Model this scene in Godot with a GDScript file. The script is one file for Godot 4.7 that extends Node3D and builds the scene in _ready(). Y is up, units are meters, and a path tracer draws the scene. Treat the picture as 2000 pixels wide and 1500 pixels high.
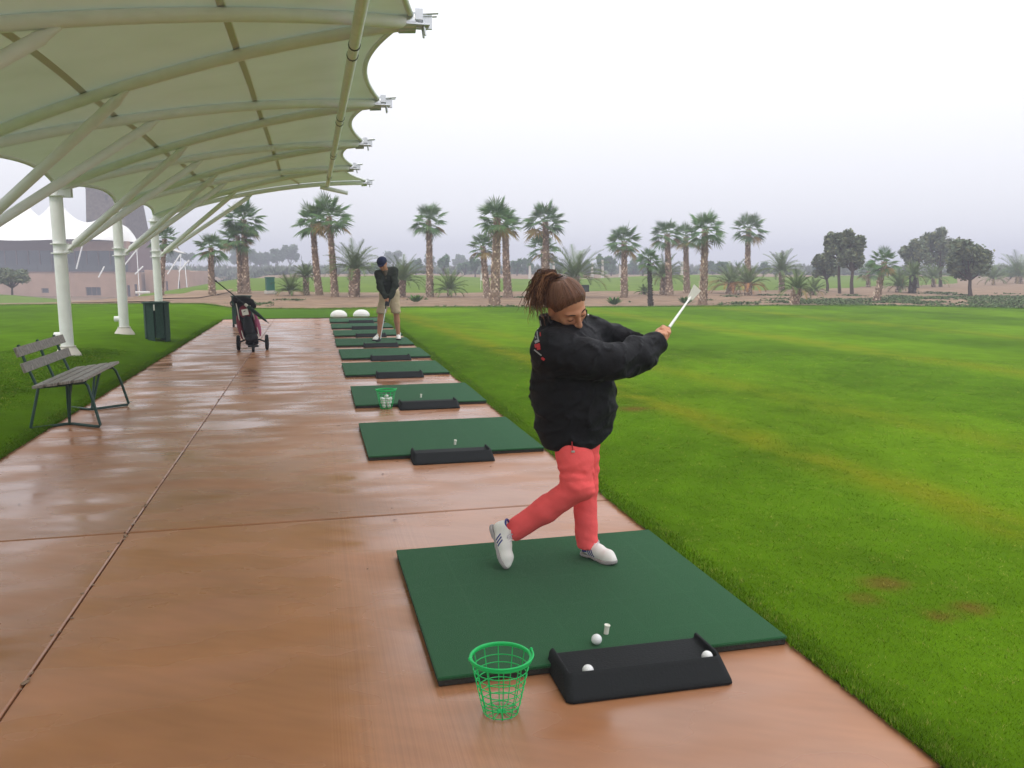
extends Node3D
# A golf driving range on a wet overcast day. Units are metres, y is up, the paved strip runs along -z.

var rng := RandomNumberGenerator.new()
var M := {}
var taken := {}

# ---------------------------------------------------------------- mesh builder
class MB:
	var v := PackedVector3Array()
	var n := PackedVector3Array()
	var uv := PackedVector2Array()
	var col := PackedColorArray()
	var ix := PackedInt32Array()
	var cur := Color(1, 1, 1)
	var use_col := false

	func vert(p: Vector3, nn: Vector3, t := Vector2.ZERO) -> int:
		v.append(p); n.append(nn); uv.append(t); col.append(cur)
		return v.size() - 1

	# corners run counter-clockwise seen from outside
	func tri(a: Vector3, b: Vector3, c: Vector3) -> void:
		var nn := (b - a).cross(c - a)
		if nn.length_squared() < 1e-16:
			return
		nn = nn.normalized()
		var i := vert(a, nn); vert(b, nn); vert(c, nn)
		ix.append(i); ix.append(i + 2); ix.append(i + 1)

	func quad(a: Vector3, b: Vector3, c: Vector3, d: Vector3) -> void:
		var nn := (c - a).cross(d - b)
		if nn.length_squared() < 1e-16:
			return
		nn = nn.normalized()
		var i := vert(a, nn, Vector2(0, 0)); vert(b, nn, Vector2(1, 0)); vert(c, nn, Vector2(1, 1)); vert(d, nn, Vector2(0, 1))
		for k in [0, 2, 1, 0, 3, 2]:
			ix.append(i + k)

	# box with chamfered edges
	func cbox(c: Vector3, h: Vector3, bv := 0.0, bs := Basis.IDENTITY) -> void:
		if bv <= 0.0:
			var q := []
			for s in [Vector3(-1, -1, -1), Vector3(1, -1, -1), Vector3(1, 1, -1), Vector3(-1, 1, -1), Vector3(-1, -1, 1), Vector3(1, -1, 1), Vector3(1, 1, 1), Vector3(-1, 1, 1)]:
				q.append(c + bs * (s * h))
			quad(q[4], q[5], q[6], q[7]); quad(q[1], q[0], q[3], q[2]); quad(q[5], q[1], q[2], q[6])
			quad(q[0], q[4], q[7], q[3]); quad(q[7], q[6], q[2], q[3]); quad(q[0], q[1], q[5], q[4])
			return
		var P := func(sx: float, sy: float, sz: float, f: int) -> Vector3:
			var e := Vector3(h.x - bv, h.y - bv, h.z - bv)
			if f == 0: e.x = h.x
			elif f == 1: e.y = h.y
			else: e.z = h.z
			return c + bs * Vector3(sx * e.x, sy * e.y, sz * e.z)
		for s in [-1.0, 1.0]:
			var a := [P.call(s, -1, -1, 0), P.call(s, 1, -1, 0), P.call(s, 1, 1, 0), P.call(s, -1, 1, 0)]
			if s < 0: a.reverse()
			quad(a[0], a[1], a[2], a[3])
			a = [P.call(-1, s, -1, 1), P.call(-1, s, 1, 1), P.call(1, s, 1, 1), P.call(1, s, -1, 1)]
			if s < 0: a.reverse()
			quad(a[0], a[1], a[2], a[3])
			a = [P.call(-1, -1, s, 2), P.call(1, -1, s, 2), P.call(1, 1, s, 2), P.call(-1, 1, s, 2)]
			if s < 0: a.reverse()
			quad(a[0], a[1], a[2], a[3])
		for s in [-1.0, 1.0]:
			for t in [-1.0, 1.0]:
				_eq(P.call(s, t, -1, 0), P.call(s, t, 1, 0), P.call(s, t, 1, 1), P.call(s, t, -1, 1), c)
				_eq(P.call(s, -1, t, 0), P.call(s, 1, t, 0), P.call(s, 1, t, 2), P.call(s, -1, t, 2), c)
				_eq(P.call(-1, s, t, 1), P.call(1, s, t, 1), P.call(1, s, t, 2), P.call(-1, s, t, 2), c)
				for w in [-1.0, 1.0]:
					var a: Vector3 = P.call(s, t, w, 0)
					var b: Vector3 = P.call(s, t, w, 1)
					var d: Vector3 = P.call(s, t, w, 2)
					if (b - a).cross(d - a).dot((a + b + d) / 3.0 - c) < 0: tri(a, d, b)
					else: tri(a, b, d)

	func _eq(a: Vector3, b: Vector3, c2: Vector3, d: Vector3, o: Vector3) -> void:
		if (c2 - a).cross(d - b).dot((a + c2) * 0.5 - o) < 0: quad(d, c2, b, a)
		else: quad(a, b, c2, d)

	# round tube through points; radii one number or one per point
	func tube(pts: Array, rad, seg := 8, caps := true, close := false) -> void:
		var m := pts.size()
		var up := Vector3.UP
		var base := v.size()
		var prev := Vector3.ZERO
		var dist := 0.0
		for i in m:
			var t: Vector3
			if close: t = (pts[(i + 1) % m] - pts[(i - 1 + m) % m]).normalized()
			elif i == 0: t = (pts[1] - pts[0]).normalized()
			elif i == m - 1: t = (pts[i] - pts[i - 1]).normalized()
			else: t = (pts[i + 1] - pts[i - 1]).normalized()
			var a: Vector3
			if prev == Vector3.ZERO:
				up = Vector3.UP if absf(t.y) < 0.9 else Vector3.RIGHT
				a = t.cross(up).normalized()
			else:
				a = (prev - t * prev.dot(t)).normalized()
			prev = a
			var b := t.cross(a).normalized()
			var r: float = rad[i] if rad is Array else rad
			if i > 0: dist += (pts[i] - pts[i - 1]).length()
			for k in seg:
				var th := TAU * k / seg
				var d := a * cos(th) + b * sin(th)
				vert(pts[i] + d * r, d, Vector2(float(k) / seg, dist))
		var rings := m if close else m - 1
		for i in rings:
			for k in seg:
				var p0 := base + i * seg + k
				var p1 := base + i * seg + (k + 1) % seg
				var q0 := base + ((i + 1) % m) * seg + k
				var q1 := base + ((i + 1) % m) * seg + (k + 1) % seg
				for e in [p0, q1, p1, p0, q0, q1]:
					ix.append(e)
		if caps and not close:
			for e in [0, m - 1]:
				var t2: Vector3 = (pts[1] - pts[0]).normalized() * -1.0 if e == 0 else (pts[m - 1] - pts[m - 2]).normalized()
				var c := vert(pts[e], t2)
				var ring := []
				for k in seg:
					ring.append(vert(v[base + e * seg + k], t2))
				for k in seg:
					var r0: int = ring[k]
					var r1: int = ring[(k + 1) % seg]
					if e == 0: ix.append(c); ix.append(r0); ix.append(r1)
					else: ix.append(c); ix.append(r1); ix.append(r0)

	# profile of Vector2(radius, height), bottom to top on the outside
	func lathe(pr: Array, seg: int, o := Vector3.ZERO, bs := Basis.IDENTITY) -> void:
		for i in pr.size() - 1:
			var a: Vector2 = pr[i]
			var b: Vector2 = pr[i + 1]
			var d := b - a
			if d.length() < 1e-7: continue
			var nn := Vector2(d.y, -d.x).normalized()
			var base := v.size()
			for k in seg + 1:
				var th := TAU * k / seg
				var c := Vector3(cos(th), 0, sin(th))
				vert(o + bs * (c * a.x + Vector3(0, a.y, 0)), bs * (c * nn.x + Vector3(0, nn.y, 0)), Vector2(float(k) / seg, a.y))
				vert(o + bs * (c * b.x + Vector3(0, b.y, 0)), bs * (c * nn.x + Vector3(0, nn.y, 0)), Vector2(float(k) / seg, b.y))
			for k in seg:
				var p := base + k * 2
				for e in [p, p + 2, p + 1, p + 1, p + 2, p + 3]:
					ix.append(e)

	func ball(c: Vector3, r: Vector3, seg := 12, rings := 8, bs := Basis.IDENTITY) -> void:
		var base := v.size()
		for i in rings + 1:
			var ph := PI * i / rings
			for k in seg + 1:
				var th := TAU * k / seg
				var d := Vector3(sin(ph) * cos(th), cos(ph), sin(ph) * sin(th))
				vert(c + bs * (d * r), (bs * (d / r)).normalized(), Vector2(float(k) / seg, float(i) / rings))
		for i in rings:
			for k in seg:
				var p := base + i * (seg + 1) + k
				for e in [p, p + seg + 1, p + 1, p + 1, p + seg + 1, p + seg + 2]:
					ix.append(e)

	# closed prism: outline counter-clockwise seen from +axis end
	func prism(outline: Array, axis: Vector3) -> void:
		var m := outline.size()
		for i in m:
			var a: Vector3 = outline[i]
			var b: Vector3 = outline[(i + 1) % m]
			quad(a, b, b + axis, a + axis)
		for i in range(1, m - 1):
			tri(outline[0] + axis, outline[i] + axis, outline[i + 1] + axis)
			tri(outline[0], outline[i + 1], outline[i])

	func mesh() -> ArrayMesh:
		var a := []
		a.resize(Mesh.ARRAY_MAX)
		a[Mesh.ARRAY_VERTEX] = v
		a[Mesh.ARRAY_NORMAL] = n
		a[Mesh.ARRAY_TEX_UV] = uv
		if use_col: a[Mesh.ARRAY_COLOR] = col
		a[Mesh.ARRAY_INDEX] = ix
		var am := ArrayMesh.new()
		am.add_surface_from_arrays(Mesh.PRIMITIVE_TRIANGLES, a)
		return am

# ---------------------------------------------------------------- scene helpers
func numbered(called: String) -> String:
	if not taken.has(called):
		taken[called] = 0
		return called
	taken[called] += 1
	return "%s_%03d" % [called, taken[called]]

func tag(o: Node, label: String, category: String, group := "") -> void:
	o.set_meta("label", label)
	o.set_meta("category", category)
	if group != "": o.set_meta("group", group)

func thing(called: String, label: String, category: String, at := Vector3.ZERO, turn := 0.0, group := "") -> Node3D:
	var o := Node3D.new()
	o.name = numbered(called)
	add_child(o)
	o.position = at
	o.rotation.y = turn
	tag(o, label, category, group)
	return o

func put(called: String, mesh: Mesh, mat: Material, parent: Node, label := "") -> MeshInstance3D:
	var o := MeshInstance3D.new()
	o.mesh = mesh
	o.material_override = mat
	if parent == self:
		o.name = numbered(called)
		add_child(o)
	else:
		o.name = called
		parent.add_child(o, true)
	if label != "": o.set_meta("label", label)
	return o

func structure(called: String, mesh: Mesh, mat: Material, kind := "structure") -> MeshInstance3D:
	var o := put(called, mesh, mat, self)
	o.set_meta("kind", kind)
	return o

func lin(r: float, g: float, b: float) -> Color:
	return Color(r, g, b).linear_to_srgb()

func noise(seed_: int, freq: float, oct := 4, kind := FastNoiseLite.TYPE_SIMPLEX_SMOOTH) -> FastNoiseLite:
	var f := FastNoiseLite.new()
	f.seed = seed_
	f.frequency = freq
	f.noise_type = kind
	f.fractal_type = FastNoiseLite.FRACTAL_FBM if oct > 1 else FastNoiseLite.FRACTAL_NONE
	f.fractal_octaves = oct
	return f

# a tileable grey noise as bytes
func grey(seed_: int, size: int, freq: float, oct := 4) -> Image:
	var im := noise(seed_, freq, oct).get_seamless_image(size, size)
	im.convert(Image.FORMAT_L8)
	return im

func tex(im: Image) -> ImageTexture:
	im.generate_mipmaps()
	return ImageTexture.create_from_image(im)

# noise ramped between two linear colours
func ramp_tex(seed_: int, size: int, freq: float, oct: int, a: Color, b: Color, pw := 1.0) -> ImageTexture:
	var g := grey(seed_, size, freq, oct).get_data()
	var lut := []
	for i in 256:
		var t := pow(i / 255.0, pw)
		var c := a.lerp(b, t).linear_to_srgb()
		lut.append([int(c.r * 255), int(c.g * 255), int(c.b * 255)])
	var out := PackedByteArray()
	out.resize(size * size * 3)
	for i in size * size:
		var l: Array = lut[g[i]]
		out[i * 3] = l[0]; out[i * 3 + 1] = l[1]; out[i * 3 + 2] = l[2]
	return tex(Image.create_from_data(size, size, false, Image.FORMAT_RGB8, out))

func normal_tex(seed_: int, size: int, freq: float, oct: int, depth: float) -> ImageTexture:
	var im := grey(seed_, size, freq, oct)
	im.convert(Image.FORMAT_RGBA8)
	im.bump_map_to_normal_map(depth)
	return tex(im)

func mat(r: float, g: float, b: float, rough := 0.7, metal := 0.0) -> StandardMaterial3D:
	var m := StandardMaterial3D.new()
	m.albedo_color = lin(r, g, b)
	m.roughness = rough
	m.metallic = metal
	m.metallic_specular = clampf(0.62 - 0.55 * rough, 0.12, 0.5)
	return m

func triplanar(m: StandardMaterial3D, scale: float, world := false) -> StandardMaterial3D:
	m.uv1_triplanar = true
	m.uv1_world_triplanar = world
	m.uv1_scale = Vector3.ONE * scale
	return m

func bumpy(m: StandardMaterial3D, nt: Texture2D, s: float, scale: float) -> StandardMaterial3D:
	m.normal_enabled = true
	m.normal_texture = nt
	m.normal_scale = s
	return triplanar(m, scale)

static func ss(a: float, b: float, x: float) -> float:
	var t := clampf((x - a) / (b - a), 0, 1)
	return t * t * (3 - 2 * t)

# ---------------------------------------------------------------- field meshing (surface nets)
static func cap(p: Vector3, a: Vector3, b: Vector3, ra: float, rb: float) -> float:
	var ba := b - a
	var h := clampf((p - a).dot(ba) / ba.length_squared(), 0, 1)
	return (p - a - ba * h).length() - lerpf(ra, rb, h)

static func smin(a: float, b: float, k: float) -> float:
	var h := maxf(k - absf(a - b), 0.0) / k
	return minf(a, b) - h * h * k * 0.25

static func smax(a: float, b: float, k: float) -> float:
	return -smin(-a, -b, k)

static func ell(p: Vector3, c: Vector3, r: Vector3) -> float:
	var q := p - c
	var k0 := (q / r).length()
	var k1 := (q / (r * r)).length()
	return k0 * (k0 - 1.0) / maxf(k1, 1e-6)

static func bones(p: Vector3, bs: Array, k: float) -> float:
	var d := 1e9
	for b in bs:
		d = smin(d, cap(p, b[0], b[1], b[2], b[3]), k)
	return d

func field(mb: MB, f: Callable, lo: Vector3, hi: Vector3, cell: float, xf := Transform3D.IDENTITY) -> void:
	const B := 6
	var nx := int(ceil((hi.x - lo.x) / cell / B)) * B
	var ny := int(ceil((hi.y - lo.y) / cell / B)) * B
	var nz := int(ceil((hi.z - lo.z) / cell / B)) * B
	var sx := nx + 1
	var sxy := sx * (ny + 1)
	var val := PackedFloat32Array()
	val.resize(sxy * (nz + 1))
	val.fill(1e9)
	var reach := cell * B * 0.87 * 1.5 + cell
	var blocks := []
	for bz in range(0, nz, B):
		for by in range(0, ny, B):
			for bx in range(0, nx, B):
				var c := lo + Vector3(bx + B * 0.5, by + B * 0.5, bz + B * 0.5) * cell
				if absf(f.call(c)) > reach: continue
				blocks.append(Vector3i(bx, by, bz))
				for z in range(bz, bz + B + 1):
					for y in range(by, by + B + 1):
						var at := z * sxy + y * sx
						for x in range(bx, bx + B + 1):
							if val[at + x] > 1e8:
								val[at + x] = f.call(lo + Vector3(x, y, z) * cell)
	var idx := {}
	var offs := [0, 1, sx, sx + 1, sxy, sxy + 1, sxy + sx, sxy + sx + 1]
	var edges := [[0, 1], [2, 3], [4, 5], [6, 7], [0, 2], [1, 3], [4, 6], [5, 7], [0, 4], [1, 5], [2, 6], [3, 7]]
	var cp := [Vector3(0, 0, 0), Vector3(1, 0, 0), Vector3(0, 1, 0), Vector3(1, 1, 0), Vector3(0, 0, 1), Vector3(1, 0, 1), Vector3(0, 1, 1), Vector3(1, 1, 1)]
	for b in blocks:
		for z in range(b.z, b.z + B):
			for y in range(b.y, b.y + B):
				for x in range(b.x, b.x + B):
					var at: int = z * sxy + y * sx + x
					var d0 := val[at]; var d1 := val[at + 1]; var d2 := val[at + sx]; var d3 := val[at + sx + 1]
					var d4 := val[at + sxy]; var d5 := val[at + sxy + 1]; var d6 := val[at + sxy + sx]; var d7 := val[at + sxy + sx + 1]
					var m := minf(minf(minf(d0, d1), minf(d2, d3)), minf(minf(d4, d5), minf(d6, d7)))
					var mx := maxf(maxf(maxf(d0, d1), maxf(d2, d3)), maxf(maxf(d4, d5), maxf(d6, d7)))
					if m >= 0 or mx < 0 or mx > 1e8: continue
					var d := [d0, d1, d2, d3, d4, d5, d6, d7]
					var s := Vector3.ZERO
					var cnt := 0
					for e in edges:
						var a: float = d[e[0]]
						var c: float = d[e[1]]
						if (a < 0) != (c < 0):
							s += cp[e[0]].lerp(cp[e[1]], a / (a - c))
							cnt += 1
					s /= cnt
					var g := Vector3(d1 - d0 + d3 - d2 + d5 - d4 + d7 - d6, d2 - d0 + d3 - d1 + d6 - d4 + d7 - d5, d4 - d0 + d5 - d1 + d6 - d2 + d7 - d3)
					var p := lo + (Vector3(x, y, z) + s) * cell
					idx[at] = mb.vert(xf * p, (xf.basis * g).normalized())
	for at in idx:
		var a := val[at] < 0
		# edges along x, y, z at this grid point
		for ax in 3:
			var step: int = [1, sx, sxy][ax]
			if (val[at + step] < 0) == a: continue
			var u: int = [sx, sxy, 1][ax]
			var w: int = [sxy, 1, sx][ax]
			var i0 = idx.get(at); var i1 = idx.get(at - u); var i2 = idx.get(at - u - w); var i3 = idx.get(at - w)
			if i1 == null or i2 == null or i3 == null: continue
			if a:
				for e in [i0, i2, i1, i0, i3, i2]: mb.ix.append(e)
			else:
				for e in [i0, i1, i2, i0, i2, i3]: mb.ix.append(e)

# ---------------------------------------------------------------- ground shape
static func terrain(x: float, z: float) -> float:
	var d := -z
	var m := 0.0
	if d > 34 and d < 110: m = (d - 34) / 76.0
	elif d >= 110: m = 1.0 - minf((d - 110) / 60.0, 1.0)
	var h := -2.8 * m * ss(5, 15, -x)
	if x < -2.5: h += 0.15 * ss(2.5, 3.8, -x) * (1.0 - ss(30, 40, d))
	return h

static func lawn_edge(x: float) -> float:
	var xs := [-60.0, -10.3, -5.4, -0.2, 3.6, 8.5, 12.2, 16.1, 19.7, 21.9, 23.5, 30.0, 46.0]
	var zs := [-33.0, -31.2, -31.0, -28.9, -29.3, -28.1, -27.6, -27.4, -26.6, -25.3, -23.6, -17.0, -8.0]
	for i in xs.size() - 1:
		if x <= xs[i + 1]:
			return lerpf(zs[i], zs[i + 1], clampf((x - xs[i]) / (xs[i + 1] - xs[i]), 0, 1))
	return -8.0

# ---------------------------------------------------------------- materials
func make_materials() -> void:
	var nt_fine := normal_tex(3, 256, 0.05, 4, 6.0)
	var nt_mid := normal_tex(4, 256, 0.02, 4, 8.0)
	var nt_big := normal_tex(5, 512, 0.012, 5, 10.0)
	M.nt_fine = nt_fine
	M.nt_big = nt_big
	M.terrain = StandardMaterial3D.new()
	M.terrain.albedo_texture = ramp_tex(11, 512, 0.012, 5, Color(0.135, 0.083, 0.045), Color(0.25, 0.16, 0.092))
	M.terrain.roughness = 0.95
	M.terrain.normal_enabled = true
	M.terrain.normal_texture = nt_big
	triplanar(M.terrain, 0.11, true)
	M.path = mat(0.30, 0.21, 0.145, 0.95)
	M.path.albedo_texture = ramp_tex(12, 256, 0.02, 4, Color(0.8, 0.8, 0.8), Color(1, 1, 1))
	triplanar(M.path, 0.4, true)
	M.fairway = mat(1, 1, 1, 0.9)
	M.fairway.albedo_texture = ramp_tex(13, 512, 0.01, 5, Color(0.075, 0.125, 0.015), Color(0.125, 0.185, 0.025))
	triplanar(M.fairway, 0.06, true)
	# range turf
	M.mat_turf = mat(1, 1, 1, 0.9)
	M.mat_turf.albedo_texture = ramp_tex(14, 512, 0.12, 3, Color(0.010, 0.054, 0.020), Color(0.038, 0.145, 0.058))
	M.mat_turf.rim_enabled = true
	M.mat_turf.rim = 0.2
	M.mat_turf.rim_tint = 0.3
	bumpy(M.mat_turf, normal_tex(15, 512, 0.15, 2, 5.0), 1.0, 3.0)
	M.mat_base = bumpy(mat(0.042, 0.04, 0.034, 0.85), nt_fine, 0.6, 4.0)
	M.rubber = bumpy(mat(0.018, 0.0195, 0.02, 0.7), nt_fine, 0.25, 6.0)
	M.ball = mat(0.8, 0.8, 0.78, 0.25)
	M.ball.normal_enabled = true
	M.ball.normal_texture = normal_tex(16, 128, 0.09, 1, 5.0)
	M.ball.normal_scale = 0.4
	triplanar(M.ball, 18.0)
	M.tee = mat(0.78, 0.76, 0.66, 0.5)
	M.basket = mat(0.012, 0.5, 0.12, 0.45)
	M.white_paint = bumpy(mat(0.82, 0.845, 0.835, 0.4), nt_mid, 0.05, 1.5)
	M.white_paint.albedo_texture = ramp_tex(17, 256, 0.012, 5, Color(0.86, 0.86, 0.84), Color(1, 1, 1), 0.5)
	M.steel = mat(0.62, 0.64, 0.65, 0.28, 0.9)
	M.dark_steel = mat(0.05, 0.055, 0.06, 0.45, 0.6)
	M.membrane = mat(0.79, 0.82, 0.78, 0.6)
	M.membrane.albedo_texture = ramp_tex(18, 512, 0.008, 5, Color(0.86, 0.87, 0.83), Color(1, 1, 1), 0.6)
	M.membrane.backlight_enabled = true
	M.membrane.backlight = Color(0.36, 0.385, 0.36)
	triplanar(M.membrane, 0.23, true)
	M.seam = mat(0.58, 0.57, 0.53, 0.6)
	M.plinth = bumpy(mat(0.58, 0.55, 0.5, 0.8), nt_mid, 0.4, 2.0)
	M.dome = bumpy(mat(0.78, 0.77, 0.72, 0.5), nt_mid, 0.1, 2.0)
	# bench and bins
	M.bench_wood = mat(1, 1, 1, 0.5)
	M.bench_wood.albedo_texture = wood_tex(21, Color(0.14, 0.128, 0.115), Color(0.36, 0.33, 0.30))
	bumpy(M.bench_wood, nt_mid, 0.4, 2.5)
	M.bench_seat = mat(1, 1, 1, 0.5)
	M.bench_seat.albedo_texture = wood_tex(21, Color(0.14, 0.128, 0.115), Color(0.36, 0.33, 0.30))
	bumpy(M.bench_seat, nt_mid, 0.4, 2.5)
	M.bench_iron = bumpy(mat(0.022, 0.06, 0.048, 0.4), nt_mid, 0.15, 4.0)
	M.bin_wood = mat(1, 1, 1, 0.6)
	M.bin_wood.albedo_texture = wood_tex(23, Color(0.016, 0.042, 0.032), Color(0.034, 0.075, 0.058))
	bumpy(M.bin_wood, nt_mid, 0.4, 2.0)
	M.dark_inside = mat(0.045, 0.06, 0.052, 0.8)
	M.sticker = mat(0.7, 0.7, 0.66, 0.5)
	M.green_box = bumpy(mat(0.02, 0.13, 0.085, 0.5), nt_mid, 0.1, 2.0)
	# bag and trolley
	M.bag_black = bumpy(mat(0.014, 0.014, 0.016, 0.6), nt_fine, 0.5, 5.0)
	M.bag_red = bumpy(mat(0.16, 0.022, 0.035, 0.6), nt_fine, 0.5, 5.0)
	M.bag_pink = bumpy(mat(0.34, 0.07, 0.14, 0.6), nt_fine, 0.5, 5.0)
	M.bag_white = mat(0.6, 0.57, 0.5, 0.6)
	M.umbrella = bumpy(mat(0.016, 0.032, 0.026, 0.6), nt_fine, 0.4, 5.0)
	# people
	M.skin = bumpy(mat(0.55, 0.27, 0.165, 0.55), nt_fine, 0.06, 8.0)
	M.skin.subsurf_scatter_enabled = true
	M.skin.subsurf_scatter_strength = 0.08
	M.skin_dark = bumpy(mat(0.46, 0.225, 0.135, 0.6), nt_fine, 0.06, 8.0)
	M.lip = mat(0.34, 0.1, 0.08, 0.45)
	M.hair = mat(1, 1, 1, 0.45)
	M.hair.albedo_texture = ramp_tex(31, 256, 0.05, 3, Color(0.05, 0.024, 0.016), Color(0.17, 0.085, 0.055))
	triplanar(M.hair, 6.0)
	M.hair_tip = mat(0.28, 0.14, 0.075, 0.55)
	M.hair_mid = mat(0.20, 0.10, 0.062, 0.42)
	M.lash = mat(0.012, 0.008, 0.007, 0.6)
	M.eye = mat(0.62, 0.58, 0.54, 0.2)
	M.jacket = bumpy(mat(0.0118, 0.012, 0.014, 0.68), nt_mid, 0.3, 5.0)
	M.jacket.rim_enabled = true
	M.jacket.rim = 0.15
	M.trousers = bumpy(mat(0.97, 0.135, 0.135, 0.9), nt_mid, 0.35, 4.0)
	M.shoe = bumpy(mat(0.78, 0.76, 0.71, 0.42), nt_mid, 0.12, 8.0)
	M.shoe_sole = bumpy(mat(0.33, 0.31, 0.30, 0.7), nt_mid, 0.2, 8.0)
	M.shoe_blue = mat(0.045, 0.055, 0.22, 0.55)
	M.emblem_red = mat(0.5, 0.045, 0.05, 0.6)
	M.emblem_grey = mat(0.32, 0.33, 0.35, 0.6)
	M.shirt = mat(0.62, 0.6, 0.64, 0.7)
	M.cardigan = bumpy(mat(0.03, 0.036, 0.028, 0.85), nt_fine, 0.5, 8.0)
	M.polo = mat(0.13, 0.105, 0.075, 0.8)
	M.shorts = bumpy(mat(0.46, 0.37, 0.25, 0.8), nt_mid, 0.3, 5.0)
	M.cap = bumpy(mat(0.012, 0.017, 0.05, 0.7), nt_mid, 0.3, 6.0)
	M.glove = mat(0.02, 0.02, 0.022, 0.6)
	# buildings
	M.render_pink = mat(1, 1, 1, 0.9)
	M.render_pink.albedo_texture = ramp_tex(41, 256, 0.015, 5, Color(0.34, 0.22, 0.15), Color(0.45, 0.30, 0.215))
	triplanar(M.render_pink, 0.12, true)
	M.tower_stone = mat(1, 1, 1, 0.95)
	M.tower_stone.albedo_texture = ramp_tex(42, 512, 0.025, 4, Color(0.03, 0.024, 0.022), Color(0.17, 0.135, 0.115))
	triplanar(M.tower_stone, 0.14, true)
	M.fascia = mat(0.16, 0.10, 0.095, 0.8)
	M.glass = mat(0.05, 0.06, 0.065, 0.06)
	M.window_dark = mat(0.03, 0.032, 0.035, 0.2)
	M.tent = mat(0.82, 0.82, 0.8, 0.6)
	M.tent.albedo_texture = ramp_tex(43, 256, 0.01, 4, Color(0.93, 0.93, 0.92), Color(1, 1, 1))
	triplanar(M.tent, 0.08, true)
	# plants
	M.trunk = mat(1, 1, 1, 0.95)
	M.trunk.vertex_color_use_as_albedo = true
	M.bark = bumpy(mat(0.075, 0.055, 0.042, 0.95), nt_mid, 0.8, 1.5)
	for k in [["fan_leaf", 0.105, 0.185, 0.075], ["date_leaf", 0.125, 0.185, 0.06], ["dead_leaf", 0.34, 0.17, 0.07], ["olive_leaf", 0.15, 0.18, 0.11], ["mid_leaf", 0.085, 0.16, 0.075], ["far_leaf", 0.085, 0.14, 0.07], ["weed_leaf", 0.1, 0.19, 0.07]]:
		var m := mat(1, 1, 1, 0.8)
		m.albedo_color = Color(1, 1, 1)
		m.vertex_color_use_as_albedo = true
		m.backlight_enabled = true
		m.backlight = Color(0.3, 0.34, 0.14)
		m.cull_mode = BaseMaterial3D.CULL_DISABLED
		M[k[0]] = m
		M[k[0] + "_c"] = Color(k[1], k[2], k[3])
	M.grass_blade = mat(1, 1, 1, 0.85)
	M.grass_blade.metallic_specular = 0.05
	M.grass_blade.vertex_color_use_as_albedo = true
	M.grass_blade.backlight_enabled = true
	M.grass_blade.backlight = Color(0.35, 0.4, 0.1)
	M.grass_blade.cull_mode = BaseMaterial3D.CULL_DISABLED
	M.soil = mat(0.035, 0.024, 0.017, 0.95)

# streaks along u
func wood_tex(seed_: int, a: Color, b: Color) -> ImageTexture:
	var f := noise(seed_, 1.0, 4)
	var im := Image.create(256, 256, false, Image.FORMAT_RGB8)
	for y in 256:
		for x in 256:
			var t := clampf(0.5 + 0.7 * f.get_noise_2d(x * 0.12, y * 0.012) + 0.5 * f.get_noise_2d(x * 0.03, y * 0.03), 0, 1)
			im.set_pixel(x, y, a.lerp(b, t).linear_to_srgb())
	return tex(im)

# colour of the mown lawn at a place (linear)
var ln_a := noise(51, 0.35, 3)
var ln_b := noise(52, 2.2, 3)
var ln_c := noise(53, 0.09, 2)
func lawn_color(x: float, z: float) -> Color:
	var a := ln_a.get_noise_2d(x, z)
	var b := ln_b.get_noise_2d(x, z * 0.7)
	var c := ln_c.get_noise_2d(x, z)
	var k := 1.0 + 0.28 * a + 0.2 * b + 0.2 * c
	var col := Color(0.070 * k, 0.144 * k, 0.0042 * k)
	if x > 1.0:
		# mower lanes run along the strip, every other one laid towards the viewer
		var w := x + 0.12 * ln_c.get_noise_2d(z * 3.0, 7.0) - 0.06 * z
		var lane := ss(-0.25, 0.25, sin((w - 4.25) * 1.15))
		col = col.lerp(Color(col.r * 1.36, col.g * 1.26, col.b * 1.3), lane * 0.8)
		# dry yellowed lines where the lanes overlap
		for s in [[3.55, 0.07, 0.26, 0.75], [5.1, 0.16, 0.3, 0.4], [9.7, 0.05, 0.42, 0.55], [14.5, 0.05, 0.5, 0.4]]:
			var d: float = absf(x - (s[0] + (z + 10.0) * s[1]) - 0.12 * a) / s[2]
			if d < 2.5:
				var y: float = exp(-d * d) * s[3] * clampf(0.75 + 0.8 * b + 0.6 * a, 0, 1)
				col = col.lerp(Color(0.165, 0.172, 0.008), y)
		for dv in [[2.43, -3.19, 0.055], [2.66, -3.34, 0.09], [2.63, -2.96, 0.06], [2.83, -3.0, 0.07], [2.2, -6.9, 0.12], [3.3, -8.2, 0.15]]:
			var r: float = Vector2((x - dv[0]) * 0.8, z - dv[1]).length() / dv[2]
			if r < 1.4: col = col.lerp(Color(0.14, 0.075, 0.02), clampf(1.4 - r + b * 0.6, 0, 1) * 0.75)
	elif z < -24.2 and x > -2.5:
		col = col.lerp(Color(0.062, 0.135, 0.02), 0.6)
	return col

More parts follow.
